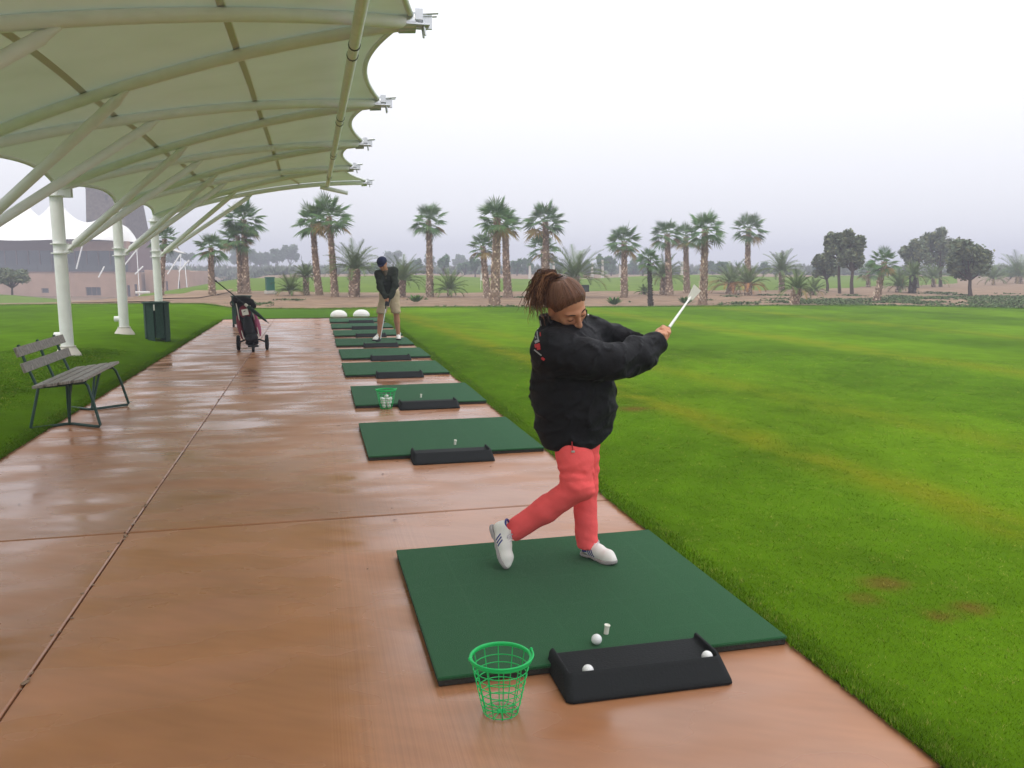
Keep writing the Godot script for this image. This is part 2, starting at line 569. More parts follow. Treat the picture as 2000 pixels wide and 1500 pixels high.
# ---------------------------------------------------------------- setting
func build_camera_and_light() -> void:
	var cam := Camera3D.new()
	cam.name = "camera"
	cam.fov = 49.55
	cam.near = 0.05
	cam.far = 2000.0
	cam.position = Vector3(0, 1.55, 0)
	cam.rotation = Vector3(deg_to_rad(-8.263), deg_to_rad(-13.328), 0)
	add_child(cam)
	cam.current = true
	var sky_mat := ProceduralSkyMaterial.new()
	sky_mat.sky_top_color = Color(1.60, 1.61, 1.64)
	sky_mat.sky_horizon_color = Color(0.915, 0.918, 0.94)
	sky_mat.sky_curve = 1.5
	sky_mat.ground_bottom_color = Color(0.3, 0.28, 0.26)
	sky_mat.ground_horizon_color = Color(0.915, 0.918, 0.94)
	sky_mat.sun_angle_max = 0.0
	sky_mat.sky_energy_multiplier = 1.0
	var sky := Sky.new()
	sky.sky_material = sky_mat
	var env := Environment.new()
	env.background_mode = Environment.BG_SKY
	env.sky = sky
	env.tonemap_mode = Environment.TONE_MAPPER_LINEAR
	env.tonemap_exposure = 1.15
	env.fog_enabled = true
	env.fog_density = 0.0036
	env.fog_light_color = Color(0.93, 0.94, 1.0)
	env.sdfgi_enabled = true
	env.ssao_enabled = true
	env.ssil_enabled = true
	var we := WorldEnvironment.new()
	we.name = "environment"
	we.environment = env
	add_child(we)
	var sun := DirectionalLight3D.new()
	sun.name = "sun"
	sun.light_energy = 0.45
	sun.light_color = Color(1.0, 0.97, 0.93)
	sun.light_angular_distance = 25.0
	sun.shadow_enabled = true
	sun.rotation_degrees = Vector3(-58, -35, 0)
	add_child(sun)

func build_ground() -> void:
	# one terrain sheet to the horizon, finer close by
	var xs := []
	var zs := []
	for x in [-520.0, -300.0, -180.0, -120.0, -80.0]: xs.append(x)
	var q := -60.0
	while q <= 80.0:
		xs.append(q)
		q += 2.0
	for x in [100.0, 140.0, 200.0, 320.0, 520.0]: xs.append(x)
	q = 30.0
	while q >= -130.0:
		zs.append(q)
		q -= 2.0
	for z in [-150.0, -170.0, -200.0, -260.0, -350.0, -520.0]: zs.append(z)
	var mb := MB.new()
	var nf := noise(61, 0.12, 3)
	for j in zs.size():
		for i in xs.size():
			var x: float = xs[i]
			var z: float = zs[j]
			var bump := 0.03 * nf.get_noise_2d(x, z) * ss(30, 34, maxf(-z, absf(x) * 1.1)) - 0.06
			mb.vert(Vector3(x, terrain(x, z) + bump - 0.02 + 0.05 * ss(24, 28, -z), z), Vector3.UP)
	var w := xs.size()
	for j in zs.size() - 1:
		for i in w - 1:
			var a := j * w + i
			for e in [a, a + w, a + 1, a + 1, a + w, a + w + 1]: mb.ix.append(e)
	structure("dirt_ground", mb.mesh(), M.terrain)
	# lawn of the range tee, left lawn and the strip behind the paving as one sheet
	var W := 640
	var Hh := 480
	var px := PackedByteArray()
	px.resize(W * Hh * 3)
	var o := 0
	for j in Hh:
		for i in W:
			var c := lawn_color(-14.0 + 48.0 * (i + 0.5) / W, -32.0 + 36.0 * (j + 0.5) / Hh).linear_to_srgb()
			px[o] = int(clampf(c.r, 0, 1) * 255); px[o + 1] = int(clampf(c.g, 0, 1) * 255); px[o + 2] = int(clampf(c.b, 0, 1) * 255)
			o += 3
	M.lawn = mat(1, 1, 1, 0.95)
	M.lawn.albedo_texture = tex(Image.create_from_data(W, Hh, false, Image.FORMAT_RGB8, px))
	M.lawn.texture_repeat = false
	M.lawn.metallic_specular = 0.05
	M.lawn.detail_enabled = true
	M.lawn.detail_blend_mode = BaseMaterial3D.BLEND_MODE_MUL
	M.lawn.detail_albedo = ramp_tex(71, 512, 0.09, 4, Color(0.55, 0.55, 0.55), Color(1, 1, 1), 0.5)
	M.lawn.detail_uv_layer = BaseMaterial3D.DETAIL_UV_2
	M.lawn.uv2_triplanar = true
	M.lawn.uv2_world_triplanar = true
	M.lawn.uv2_scale = Vector3(0.9, 0.9, 0.9)
	mb = MB.new()
	var cols := []
	q = -14.0
	while q < -2.55:
		cols.append([q, 4.0])
		q += 0.6
	cols.append([-2.50, 4.0])
	cols.append([-2.50, -24.33])
	cols.append([-0.3, -24.33])
	cols.append([1.877, -24.33])
	cols.append([1.877, 4.0])
	q = 2.4
	while q <= 34.0:
		cols.append([q, 4.0])
		q += 0.6
	var R := 48
	var hn := noise(62, 0.5, 2)
	for c in cols:
		var x: float = c[0]
		var ze := minf(lawn_edge(x) + 0.25 * hn.get_noise_1d(x * 2.0), c[1] - 0.2)
		for r in R:
			var z := lerpf(c[1], ze, float(r) / (R - 1))
			var y := terrain(x, z) + 0.012
			mb.vert(Vector3(x, y, z), Vector3.UP, Vector2((x + 14.0) / 48.0, (z + 32.0) / 36.0))
	for i in cols.size() - 1:
		if cols[i][0] == cols[i + 1][0]: continue
		for r in R - 1:
			var a := i * R + r
			for e in [a, a + 1, a + R, a + 1, a + R + 1, a + R]: mb.ix.append(e)
	structure("lawn", mb.mesh(), M.lawn)
	# cut face of the turf along the paving and the soil gap below it
	mb = MB.new()
	mb.quad(Vector3(1.877, -0.08, 4), Vector3(1.877, -0.08, -24.33), Vector3(1.877, 0.012, -24.33), Vector3(1.877, 0.012, 4))
	mb.quad(Vector3(-2.50, -0.08, -24.33), Vector3(-2.50, -0.08, 4), Vector3(-2.50, 0.012, 4), Vector3(-2.50, 0.012, -24.33))
	mb.quad(Vector3(-2.53, -0.08, -24.33), Vector3(-2.53, 0.012, -24.33), Vector3(1.9, 0.012, -24.33), Vector3(1.9, -0.08, -24.33))
	structure("turf_edge_soil", mb.mesh(), M.soil)
	# fairway beyond the dirt bank
	var bot := [[-9.0, -46.5], [-6.1, -45.3], [-3.0, -46.1], [5.3, -42.6], [11.0, -41.9], [17.1, -42.1], [22.0, -41.8], [29.0, -43.8], [38.7, -48.1], [44.6, -50.7], [49.5, -56.0]]
	var top := [[-13.0, -72.6], [-9.8, -73.5], [-5.8, -76.7], [3.4, -67.0], [9.5, -73.0], [15.6, -65.7], [24.2, -65.5], [37.6, -68.6], [45.0, -71.0], [49.5, -70.7], [51.8, -59.0]]
	mb = MB.new()
	var S := 60
	var K := 14
	for i in S:
		var f := float(i) / (S - 1) * (bot.size() - 1)
		var k := mini(int(f), bot.size() - 2)
		var t := f - k
		var a := Vector2(lerpf(bot[k][0], bot[k + 1][0], t), lerpf(bot[k][1], bot[k + 1][1], t) + 0.7 * hn.get_noise_1d(f * 9.0))
		var b := Vector2(lerpf(top[k][0], top[k + 1][0], t), lerpf(top[k][1], top[k + 1][1], t))
		for j in K:
			var s := float(j) / (K - 1)
			var p := a.lerp(b, s)
			mb.vert(Vector3(p.x, terrain(p.x, p.y) - 0.09 + 0.5 * s + 0.15 * sin(p.x * 0.25) * s, p.y), Vector3(0, 1, 0.02).normalized())
	for i in S - 1:
		for j in K - 1:
			var a := i * K + j
			for e in [a, a + 1, a + K, a + 1, a + K + 1, a + K]: mb.ix.append(e)
	structure("fairway", mb.mesh(), M.fairway)
	# pale dirt tracks at the left
	mb = MB.new()
	var tr := [[Vector3(-19, 0, -40), Vector3(-12.5, 0, -39.0), Vector3(-8.5, 0, -37.2), Vector3(-6.0, 0, -36.4)], [Vector3(-6.2, 0, -40.5), Vector3(-5.6, 0, -47), Vector3(-5.9, 0, -56), Vector3(-7.4, 0, -72)]]
	for l in tr:
		for i in l.size() - 1:
			for s in 6:
				var a: Vector3 = l[i].lerp(l[i + 1], s / 6.0)
				var b: Vector3 = l[i].lerp(l[i + 1], (s + 1) / 6.0)
				var n: Vector3 = (l[i + 1] - l[i]).normalized().cross(Vector3.UP) * (1.2 if l == tr[0] else 1.1)
				var pts := [a - n, b - n, b + n, a + n]
				for k in 4: pts[k].y = terrain(pts[k].x, pts[k].z) + 0.006
				mb.quad(pts[3], pts[2], pts[1], pts[0])
	structure("dirt_path", mb.mesh(), M.path)
	# grassy mound in front of the clubhouse
	mb = MB.new()
	mb.ball(Vector3(-25.5, -2.1, -62.0), Vector3(12.0, 1.75, 5.5), 28, 12)
	structure("grass_mound", mb.mesh(), M.fairway)

func build_paving() -> void:
	var W := 560
	var Hh := 2048
	var f1 := noise(81, 1.0, 4)
	var f2 := noise(82, 1.0, 3)
	var f3 := noise(83, 1.0, 2)
	var cb := PackedByteArray()
	var rb := PackedByteArray()
	cb.resize(W * Hh * 3)
	rb.resize(W * Hh)
	var zj := [3.6, 1.0, -2.02, -5.05, -8.08, -11.12, -14.15, -17.2, -20.2, -23.2, -24.3]
	var tint := []
	rng.seed = 7
	for i in 24: tint.append(rng.randf_range(-1, 1))
	var row := 0
	for j in Hh:
		var z := 3.6 - 27.9 * (j + 0.5) / Hh
		while row < zj.size() - 2 and z < zj[row + 1]: row += 1
		for i in W:
			var x := -2.5 + 4.36 * (i + 0.5) / W
			var side := 0 if x < -1.1 else 1
			# brush marks run slantwise, stains are broad and soft
			var u := x * 0.85 + z * 0.45
			var w := -x * 0.45 + z * 0.85
			var big := f1.get_noise_2d(x * 0.55 + 40 * side, z * 0.5)
			var mid := f2.get_noise_2d(u * 1.3, w * 4.0)
			var fine := f3.get_noise_2d(u * 3.0, w * 19.0)
			var k: float = 1.0 + 0.2 * big + 0.09 * mid + 0.07 * fine + 0.09 * tint[row * 2 + side]
			var o := (j * W + i) * 3
			cb[o] = int(255 * clampf(pow(0.405 * k, 0.4545), 0, 1))
			cb[o + 1] = int(255 * clampf(pow(0.182 * k, 0.4545), 0, 1))
			cb[o + 2] = int(255 * clampf(pow(0.083 * k, 0.4545), 0, 1))
			# standing water film lies in shallow patches stretched across the strip
			var wet := f2.get_noise_2d(x * 0.9 + 3.0, z * 2.2) + 0.6 * f1.get_noise_2d(x * 0.4, z * 0.4 + 20.0) + 0.06 * fine
			rb[j * W + i] = int(255 * clampf(0.30 - 0.30 * wet, 0.09, 0.5))
	M.paving = mat(1, 1, 1, 1.0)
	M.paving.albedo_texture = tex(Image.create_from_data(W, Hh, false, Image.FORMAT_RGB8, cb))
	M.paving.roughness_texture = tex(Image.create_from_data(W, Hh, false, Image.FORMAT_L8, rb))
	M.paving.roughness_texture_channel = BaseMaterial3D.TEXTURE_CHANNEL_RED
	M.paving.texture_repeat = false
	M.paving.metallic_specular = 0.55
	M.paving.detail_enabled = true
	M.paving.detail_blend_mode = BaseMaterial3D.BLEND_MODE_MUL
	M.paving.detail_albedo = ramp_tex(84, 512, 0.12, 4, Color(0.72, 0.70, 0.68), Color(1, 1, 1), 0.7)
	M.paving.detail_uv_layer = BaseMaterial3D.DETAIL_UV_2
	M.paving.uv2_triplanar = true
	M.paving.uv2_world_triplanar = true
	M.paving.uv2_scale = Vector3(1.7, 1.7, 1.7)
	var pv := Node3D.new()
	pv.name = "paving"
	pv.set_meta("kind", "structure")
	add_child(pv)
	rng.seed = 9
	for r in zj.size() - 1:
		for s in 2:
			var x0 := -2.49 if s == 0 else -1.096
			var x1 := -1.104 if s == 0 else 1.865
			var z0: float = zj[r] - 0.007
			var z1: float = zj[r + 1] + 0.007
			var mb := MB.new()
			var lift := rng.randf_range(-0.002, 0.001)
			mb.cbox(Vector3((x0 + x1) / 2, -0.06 + lift, (z0 + z1) / 2), Vector3((x1 - x0) / 2, 0.06, (z0 - z1) / 2), 0.006)
			for k in mb.v.size():
				mb.uv[k] = Vector2((mb.v[k].x + 2.5) / 4.36, (3.6 - mb.v[k].z) / 27.9)
			put("slab", mb.mesh(), M.paving, pv)
	var jb := MB.new()
	jb.quad(Vector3(-2.53, -0.075, 3.6), Vector3(1.9, -0.075, 3.6), Vector3(1.9, -0.075, -24.33), Vector3(-2.53, -0.075, -24.33))
	put("joint_bed", jb.mesh(), M.soil, pv)
	# crumbs of pale mortar lifted along the long joint
	var cr := MB.new()
	for i in 40:
		var z := -3.2 - pow(rng.randf(), 1.6) * 8.0
		cr.ball(Vector3(-1.1 + rng.randfn(0, 0.014), 0.001, z), Vector3(rng.randf_range(0.004, 0.012), rng.randf_range(0.002, 0.004), rng.randf_range(0.005, 0.02)), 6, 4)
	var o := put("mortar_crumbs", cr.mesh(), M.path, pv)
	o.set_meta("kind", "stuff")
	# leaf scraps and grit scattered on the paving
	var gb := MB.new()
	for i in 60:
		var p := Vector3(rng.randf_range(-2.3, 1.7), 0.003, rng.randf_range(-18, -2.2))
		var a := rng.randf() * TAU
		var d := Vector3(cos(a), 0, sin(a)) * rng.randf_range(0.006, 0.022)
		var e := Vector3(-sin(a), 0, cos(a)) * rng.randf_range(0.003, 0.007)
		gb.quad(p - d, p + e + Vector3(0, 0.002, 0), p + d, p - e + Vector3(0, 0.002, 0))
	var gg := structure("leaf_scraps", gb.mesh(), M.soil, "stuff")
	tag(gg, "tiny dark leaf scraps scattered over the wet paving", "leaf litter")

func build_grass() -> void:
	# blades of the near turf; mown short on the tee, a little longer on its rims
	rng.seed = 21
	var mb := MB.new()
	for i in 7:
		var a := rng.randf() * TAU
		var lean := Vector3(cos(a), 0, sin(a)) * rng.randf_range(0.3, 1.0)
		var side := Vector3(-sin(a), 0, cos(a)) * 0.06
		var o := Vector3(rng.randf_range(-1, 1), 0, rng.randf_range(-1, 1)) * 0.8
		var h := rng.randf_range(0.6, 1.0)
		mb.tri(o - side, o + side, o + Vector3(0, h, 0) + lean)
	for i in mb.n.size():
		mb.n[i] = (mb.n[i] * 0.35 + Vector3.UP).normalized()
	var tuft := mb.mesh()
	var xf := []
	var cl := []
	for i in 330000:
		var x := 0.0
		var z := 0.0
		var h := 0.013
		if i < 225000:
			# dense near the lens, thinning out with distance
			var d := 2.3 + 13.0 * pow(rng.randf(), 1.5)
			var an := deg_to_rad(rng.randf_range(-2.0, 48.0))
			x = d * sin(an); z = -d * cos(an)
			if x < 1.87 or z < lawn_edge(x): continue
		elif i < 275000:
			var d := 6.5 + 9.0 * rng.randf()
			var an := deg_to_rad(rng.randf_range(-30.0, -8.0))
			x = d * sin(an); z = -d * cos(an)
			if x > -2.53: continue
			h = 0.02
		else:
			# the ragged rims that hang over the paving
			z = -1.6 - 22.6 * pow(rng.randf(), 1.7)
			if rng.randf() < 0.62:
				x = 1.862 + absf(rng.randfn(0, 0.05)) - 0.014 * rng.randf()
			else:
				z = -6.0 - 18.0 * pow(rng.randf(), 1.4)
				x = -2.49 - absf(rng.randfn(0, 0.06)) + 0.015 * rng.randf()
			h = 0.021
		var dist := Vector2(x, z).length()
		var s := (0.011 + 0.0016 * dist) * rng.randf_range(0.8, 1.25)
		var b := Basis(Vector3.UP, rng.randf() * TAU).scaled(Vector3(s, h * rng.randf_range(0.6, 1.3), s))
		xf.append(Transform3D(b, Vector3(x, terrain(x, z) + 0.008, z)))
		var c := lawn_color(x, z)
		var k := rng.randf_range(0.75, 1.5)
		if rng.randf() < 0.04: c = Color(0.26, 0.25, 0.06)
		cl.append(Color(c.r * k, c.g * k, c.b * k))
	var mm := MultiMesh.new()
	mm.transform_format = MultiMesh.TRANSFORM_3D
	mm.use_colors = true
	mm.mesh = tuft
	mm.instance_count = xf.size()
	for i in xf.size():
		mm.set_instance_transform(i, xf[i])
		mm.set_instance_color(i, cl[i])
	var mi := MultiMeshInstance3D.new()
	mi.name = "grass_blades"
	mi.multimesh = mm
	mi.material_override = M.grass_blade
	mi.set_meta("kind", "stuff")
	tag(mi, "short mown grass blades of the lawn beside the paving", "grass")
	add_child(mi)
	# taller rough along the far rim of the turf
	xf = []
	cl = []
	for i in 26000:
		var x := rng.randf_range(-14, 27)
		var z := lawn_edge(x) - absf(rng.randfn(0, 0.35)) + 0.1
		var s := rng.randf_range(0.05, 0.09)
		xf.append(Transform3D(Basis(Vector3.UP, rng.randf() * TAU).scaled(Vector3(s, rng.randf_range(0.03, 0.10), s)), Vector3(x, terrain(x, z) - 0.03, z)))
		var k := rng.randf_range(0.6, 1.2)
		cl.append(Color(0.09 * k, 0.17 * k, 0.015 * k))
	mm = MultiMesh.new()
	mm.transform_format = MultiMesh.TRANSFORM_3D
	mm.use_colors = true
	mm.mesh = tuft
	mm.instance_count = xf.size()
	for i in xf.size():
		mm.set_instance_transform(i, xf[i])
		mm.set_instance_color(i, cl[i])
	mi = MultiMeshInstance3D.new()
	mi.name = "rough_grass"
	mi.multimesh = mm
	mi.material_override = M.grass_blade
	mi.set_meta("kind", "stuff")
	tag(mi, "longer rough grass along the far rim of the turf", "grass")
	add_child(mi)

# ---------------------------------------------------------------- canopy
func prof(t: float) -> float:
	return 2.65 + 1.75 * t - 0.68 * t * t

func rib_at(pz: float, tz: float, t: float, ext := 1.0) -> Vector3:
	return Vector3(-3.72 + 4.67 * t * ext, prof(t * ext), lerpf(pz, tz, t))

func build_canopy() -> void:
	var c := thing("tension_canopy", "long white membrane canopy on steel ribs and posts over the paved strip", "canopy", Vector3(-3.72, 0, -10))
	var off := -c.position
	var pzs := [-22.0, -18.0, -14.0, -10.0, -6.0, -2.0, 2.0]
	for pz in pzs:
		var y0 := terrain(-3.72, pz)
		var mb := MB.new()
		mb.lathe([Vector2(0, y0 + 0.1), Vector2(0.092, y0 + 0.1), Vector2(0.092, 2.62), Vector2(0, 2.62)], 24, Vector3(-3.72, 0, pz) + off)
		var post := put("post", mb.mesh(), M.white_paint, c)
		for y in [1.70, 1.84, 2.55]:
			var fb := MB.new()
			var r := 0.128 if y < 2 else 0.145
			fb.lathe([Vector2(0.090, y - 0.008), Vector2(r, y - 0.008), Vector2(r, y + 0.008), Vector2(0.090, y + 0.008)], 24, Vector3(-3.72, 0, pz) + off)
			put("flange", fb.mesh(), M.white_paint, post)
		var pb := MB.new()
		pb.lathe([Vector2(0.20, y0 - 0.02), Vector2(0.185, y0 + 0.02), Vector2(0.12, y0 + 0.12), Vector2(0.125, y0 + 0.14), Vector2(0.08, y0 + 0.14)], 12, Vector3(-3.72, 0, pz) + off)
		put("plinth", pb.mesh(), M.plinth, post)
		var sb := MB.new()
		sb.tube([Vector3(-3.68, y0 + 0.30, pz) + off, Vector3(-3.89, y0 + 0.30, pz) + off], 0.055, 14)
		put("drain_stub", sb.mesh(), M.white_paint, post)
		for s in [-1.0, 1.0]:
			for gp in [[Vector3(-3.60, 1.77, pz + 0.05 * s), Vector3(0.05, 0.06, 0.007)], [Vector3(-3.60, 2.6, pz + 0.06 * s), Vector3(0.1, 0.07, 0.007)]]:
				var gb := MB.new()
				gb.cbox(gp[0] + off, gp[1], 0.002)
				put("gusset", gb.mesh(), M.white_paint, post)
		# two ribs and two raking struts fan out from each post
		for s in [-1.0, 1.0]:
			var tz: float = pz + 2.0 * s
			var ext := 1.118 if tz < -23.5 else 1.0
			var pts := []
			for i in 17: pts.append(rib_at(pz, tz, i / 16.0, ext) + off)
			var rb := MB.new()
			rb.tube(pts, 0.057, 14)
			put("rib", rb.mesh(), M.white_paint, c)
			var st := rib_at(pz, tz, 0.43, ext) + Vector3(0, -0.05, 0)
			var a := Vector3(-3.585, 1.76, pz + 0.05 * s)
			var dir := (st - a).normalized()
			var tb := MB.new()
			tb.tube([a + off, a + dir * 0.10 + off, a + dir * 0.14 + off, st - dir * 0.16 + off, st - dir * 0.12 + off, st + off], [0.02, 0.028, 0.053, 0.053, 0.04, 0.02], 14)
			tb.tube([a + Vector3(0, 0, -0.08) + off, a + Vector3(0, 0, 0.08) + off], 0.014, 8)
			put("strut", tb.mesh(), M.white_paint, c)
	# front purlin, spliced with dark bands at the tips
	var mb := MB.new()
	var pts := []
	for z in [4.0, 0.0, -4.0, -8.0, -12.0, -16.0, -20.0, -22.6]: pts.append(Vector3(0.44, 3.545, z) + off)
	mb.tube(pts, 0.052, 12)
	var pu := put("purlin", mb.mesh(), M.white_paint, c)
	mb = MB.new()
	mb.tube([Vector3(0.25, 3.50, -22.6) + off, Vector3(0.95, 3.36, -22.6) + off], 0.052, 12)
	put("purlin_stub", mb.mesh(), M.white_paint, pu)
	for z in [-4.0, -8.0, -12.0, -16.0, -20.0]:
		for d in [-0.15, -0.55]:
			mb = MB.new()
			mb.tube([Vector3(0.44, 3.545, z + d) + off, Vector3(0.44, 3.545, z + d - 0.03) + off], 0.058, 12)
			put("band", mb.mesh(), M.dark_steel, pu)
	# clamp plates at the tips
	for tz in [-24.0, -20.0, -16.0, -12.0, -8.0, -4.0, 0.0]:
		var e := 1.5 if tz < -23 else 0.95
		var y := prof((e + 3.72) / 4.67)
		mb = MB.new()
		mb.tube([Vector3(e - 0.12, y - 0.01, tz) + off, Vector3(e + 0.03, y, tz) + off], 0.085, 12)
		mb.cbox(Vector3(e + 0.09, y + 0.03, tz) + off, Vector3(0.10, 0.075, 0.012), 0.004)
		mb.cbox(Vector3(e + 0.05, y - 0.02, tz) + off, Vector3(0.11, 0.010, 0.085), 0.004)
		mb.cbox(Vector3(e + 0.06, y + 0.06, tz - 0.09) + off, Vector3(0.035, 0.05, 0.008), 0.002)
		mb.cbox(Vector3(e + 0.06, y + 0.06, tz + 0.09) + off, Vector3(0.035, 0.05, 0.008), 0.002)
		for s in [-1.0, 1.0]:
			mb.tube([Vector3(e + 0.05, y + 0.07, tz + 0.05 * s) + off, Vector3(e + 0.24, y + 0.09, tz + 0.05 * s) + off], 0.011, 8)
			mb.tube([Vector3(e + 0.10, y + 0.03, tz + 0.045 * s) + off, Vector3(e + 0.12, y - 0.11, tz + 0.045 * s) + off], 0.013, 8)
		put("tip_clamp", mb.mesh(), M.steel, c)
	# membrane: one triangular panel inside each fork and one between neighbouring forks
	var skin := func(pa: float, pb2: float, ta: float, tb2: float, front: bool, ea: float, eb: float) -> void:
		var b := MB.new()
		var hem := MB.new()
		var edge := []
		var N := 26
		var Q := 20
		for i in N + 1:
			for k in Q + 1:
				var s := float(k) / Q
				var t := float(i) / N
				var bow := 4.0 * s * (1.0 - s)
				t = t * (1.0 - 0.062 * bow) if front else 0.04 * bow + t * (1.0 - 0.04 * bow)
				var A := rib_at(pa, ta, t, ea)
				var B := rib_at(pb2, tb2, t, eb)
				var p := A.lerp(B, s)
				var w := (A - B).length()
				p.y += 0.064 + 0.012 * w * bow
				var end := 1.0 if front else 0.0
				if i == (N if front else 0): edge.append(p + off)
				b.vert(p + off, Vector3.DOWN)
		for i in N:
			for k in Q:
				var a := i * (Q + 1) + k
				for e in [a, a + 1, a + Q + 1, a + 1, a + Q + 2, a + Q + 1]: b.ix.append(e)
		# smooth normals from the grid
		var nn := PackedVector3Array()
		nn.resize(b.v.size())
		for f in range(0, b.ix.size(), 3):
			var fn := (b.v[b.ix[f + 2]] - b.v[b.ix[f]]).cross(b.v[b.ix[f + 1]] - b.v[b.ix[f]])
			for e in 3: nn[b.ix[f + e]] += fn
		for e in nn.size(): b.n[e] = nn[e].normalized() if nn[e].length() > 1e-9 else Vector3.UP
		var sheet := put("membrane_panel", b.mesh(), M.membrane, c)
		hem.tube(edge, 0.03, 8)
		put("edge_hem", hem.mesh(), M.membrane, sheet)
		# welded seams cross the panels
		for st in [0.335, 0.66]:
			var sm := MB.new()
			var line := []
			for k in 13:
				var s := k / 12.0
				var A := rib_at(pa, ta, st, ea)
				var B := rib_at(pb2, tb2, st, eb)
				var p := A.lerp(B, s)
				p.y += 0.064 + 0.012 * (A - B).length() * 4.0 * s * (1.0 - s) - 0.004
				line.append(p + off)
			for k in 12:
				var hx := Vector3(0.032, 0.012, 0)
				sm.quad(line[k] - hx, line[k] + hx, line[k + 1] + hx, line[k + 1] - hx)
			put("seam", sm.mesh(), M.seam, sheet)
	for i in pzs.size():
		var pz: float = pzs[i]
		skin.call(pz, pz, pz - 2.0, pz + 2.0, true, 1.118 if i == 0 else 1.0, 1.0)
		if i > 0: skin.call(pzs[i - 1], pz, pz - 2.0, pz - 2.0, false, 1.0, 1.0)

# ---------------------------------------------------------------- range furniture
func build_mats() -> void:
	var near := [-2.87, -6.52, -8.98, -11.5, -13.6, -15.75, -17.95, -20.1, -22.2]
	var tx := [0.83, 0.71, 0.855, 0.79, 0.86, 0.865, 0.83, 0.845, 0.865]
	var ord := ["first", "second", "third", "fourth", "fifth", "sixth", "seventh", "eighth", "ninth"]
	var mlab := ["green hitting mat nearest the camera, under the woman's feet", "green hitting mat second from the camera, just left of the woman's jacket hem", "green hitting mat with the basket of white balls at its front edge", "green hitting mat fourth from the camera, behind the ball basket", "green hitting mat fifth from the camera, empty and wet", "green hitting mat under the feet of the man in the navy cap", "green hitting mat directly behind the man's mat", "green hitting mat eighth from the camera, second from the far end", "green hitting mat farthest from the camera, by the white domes"]
	var base := MB.new()
	base.cbox(Vector3(0, 0.012, 0), Vector3(0.718, 0.012, 0.708), 0.003)
	var basem := base.mesh()
	var top := MB.new()
	top.cbox(Vector3(0, 0.031, 0), Vector3(0.722, 0.0075, 0.712), 0.004)
	var topm := top.mesh()
	var traym := tray_mesh()
	for i in 9:
		rng.seed = 100 + i
		var at := Vector3(1.11 + rng.randf_range(-0.012, 0.012), 0.0, near[i] - 0.712)
		var m := thing("hitting_mat", mlab[i], "golf mat", at, rng.randf_range(-0.012, 0.012), "hitting mats in a row along the paving")
		put("rubber_base", basem, M.mat_base, m)
		put("turf_top", topm, M.mat_turf, m)
		var tl: String = "black rubber ball tray at the front edge of the %s mat from the camera" % ord[i]
		var tr := thing("ball_tray", tl, "ball tray", Vector3(tx[i] + 0.32, 0, near[i] + 0.24), rng.randf_range(-0.02, 0.02), "black ball trays, one to each mat")
		put("tray_body", traym, M.rubber, tr)
	# rubber tees standing in the mats
	var tl := ["small white rubber tee standing behind the loose ball on the nearest mat", "small white rubber tee standing on the second mat from the camera", "small white rubber tee on the mat with the ball basket"]
	var tp := [Vector3(1.126, 0.038, -3.07), Vector3(1.115, 0.038, -6.79), Vector3(1.145, 0.038, -9.33)]
	for i in 3:
		var b := MB.new()
		b.lathe([Vector2(0.010, 0), Vector2(0.010, 0.03), Vector2(0.0125, 0.036), Vector2(0.0125, 0.04), Vector2(0.008, 0.038), Vector2(0.0, 0.036)], 14)
		var o := put("rubber_tee", b.mesh(), M.tee, self)
		o.position = tp[i]
		o.rotation = Vector3(0.08, 0, -0.1)
		tag(o, tl[i], "golf tee", "rubber tees on the mats")
	# loose balls
	var bb := MB.new()
	bb.ball(Vector3.ZERO, Vector3.ONE * 0.0214, 20, 14)
	M.ball_mesh = bb.mesh()
	for l in [[Vector3(1.055, 0.0605, -2.985), "white golf ball lying on the nearest mat in front of the tee"], [Vector3(0.935, 0.068, -2.735), "white golf ball in the left end of the nearest black tray"], [Vector3(1.412, 0.068, -2.735), "white golf ball in the right end of the nearest black tray"]]:
		var o := put("golf_ball", M.ball_mesh, M.ball, self)
		o.position = l[0]
		o.rotation = Vector3(rng.randf() * 3, rng.randf() * 3, 0)
		tag(o, l[1], "golf ball")
	make_basket(Vector3(0.588, 0, -2.65), "empty bright green plastic wire basket on the paving left of the nearest tray")
	make_basket(Vector3(0.72, 0, -8.92), "green plastic wire basket half full of white balls beside the third mat")
	rng.seed = 33
	var spots := []
	for l in [[0.026, 4, 0.036], [0.062, 5, 0.042], [0.098, 5, 0.047]]:
		for k in l[1]:
			var a: float = TAU * (k + 0.37 * l[1]) / l[1]
			spots.append(Vector3(cos(a) * l[2], l[0], sin(a) * l[2]))
	spots.append(Vector3(0.004, 0.131, 0.012))
	for s in spots:
		var o := put("golf_ball", M.ball_mesh, M.ball, self)
		o.position = Vector3(0.72, 0.004, -8.92) + s
		tag(o, "white golf ball heaped in the green basket beside the third mat", "golf ball", "balls heaped in the basket by the third mat")
	# white dome markers at the far end
	for l in [[Vector3(0.68, 0, -24.6), "white dome marker on the grass beyond the last mat, left one of the pair"], [Vector3(1.33, 0, -24.7), "white dome marker on the grass beyond the last mat, right one of the pair"]]:
		var d := thing("dome_marker", l[1], "marker", l[0], 0.0, "white dome markers at the end of the strip")
		var b := MB.new()
		b.lathe([Vector2(0.24, 0.055), Vector2(0.235, 0.09), Vector2(0.20, 0.14), Vector2(0.15, 0.18), Vector2(0.08, 0.205), Vector2(0, 0.212)], 28)
		put("shell", b.mesh(), M.dome, d)
		b = MB.new()
		b.lathe([Vector2(0.2, 0.0), Vector2(0.225, 0.01), Vector2(0.243, 0.04), Vector2(0.24, 0.056), Vector2(0.2, 0.056)], 28)
		put("rim", b.mesh(), M.dome, d)

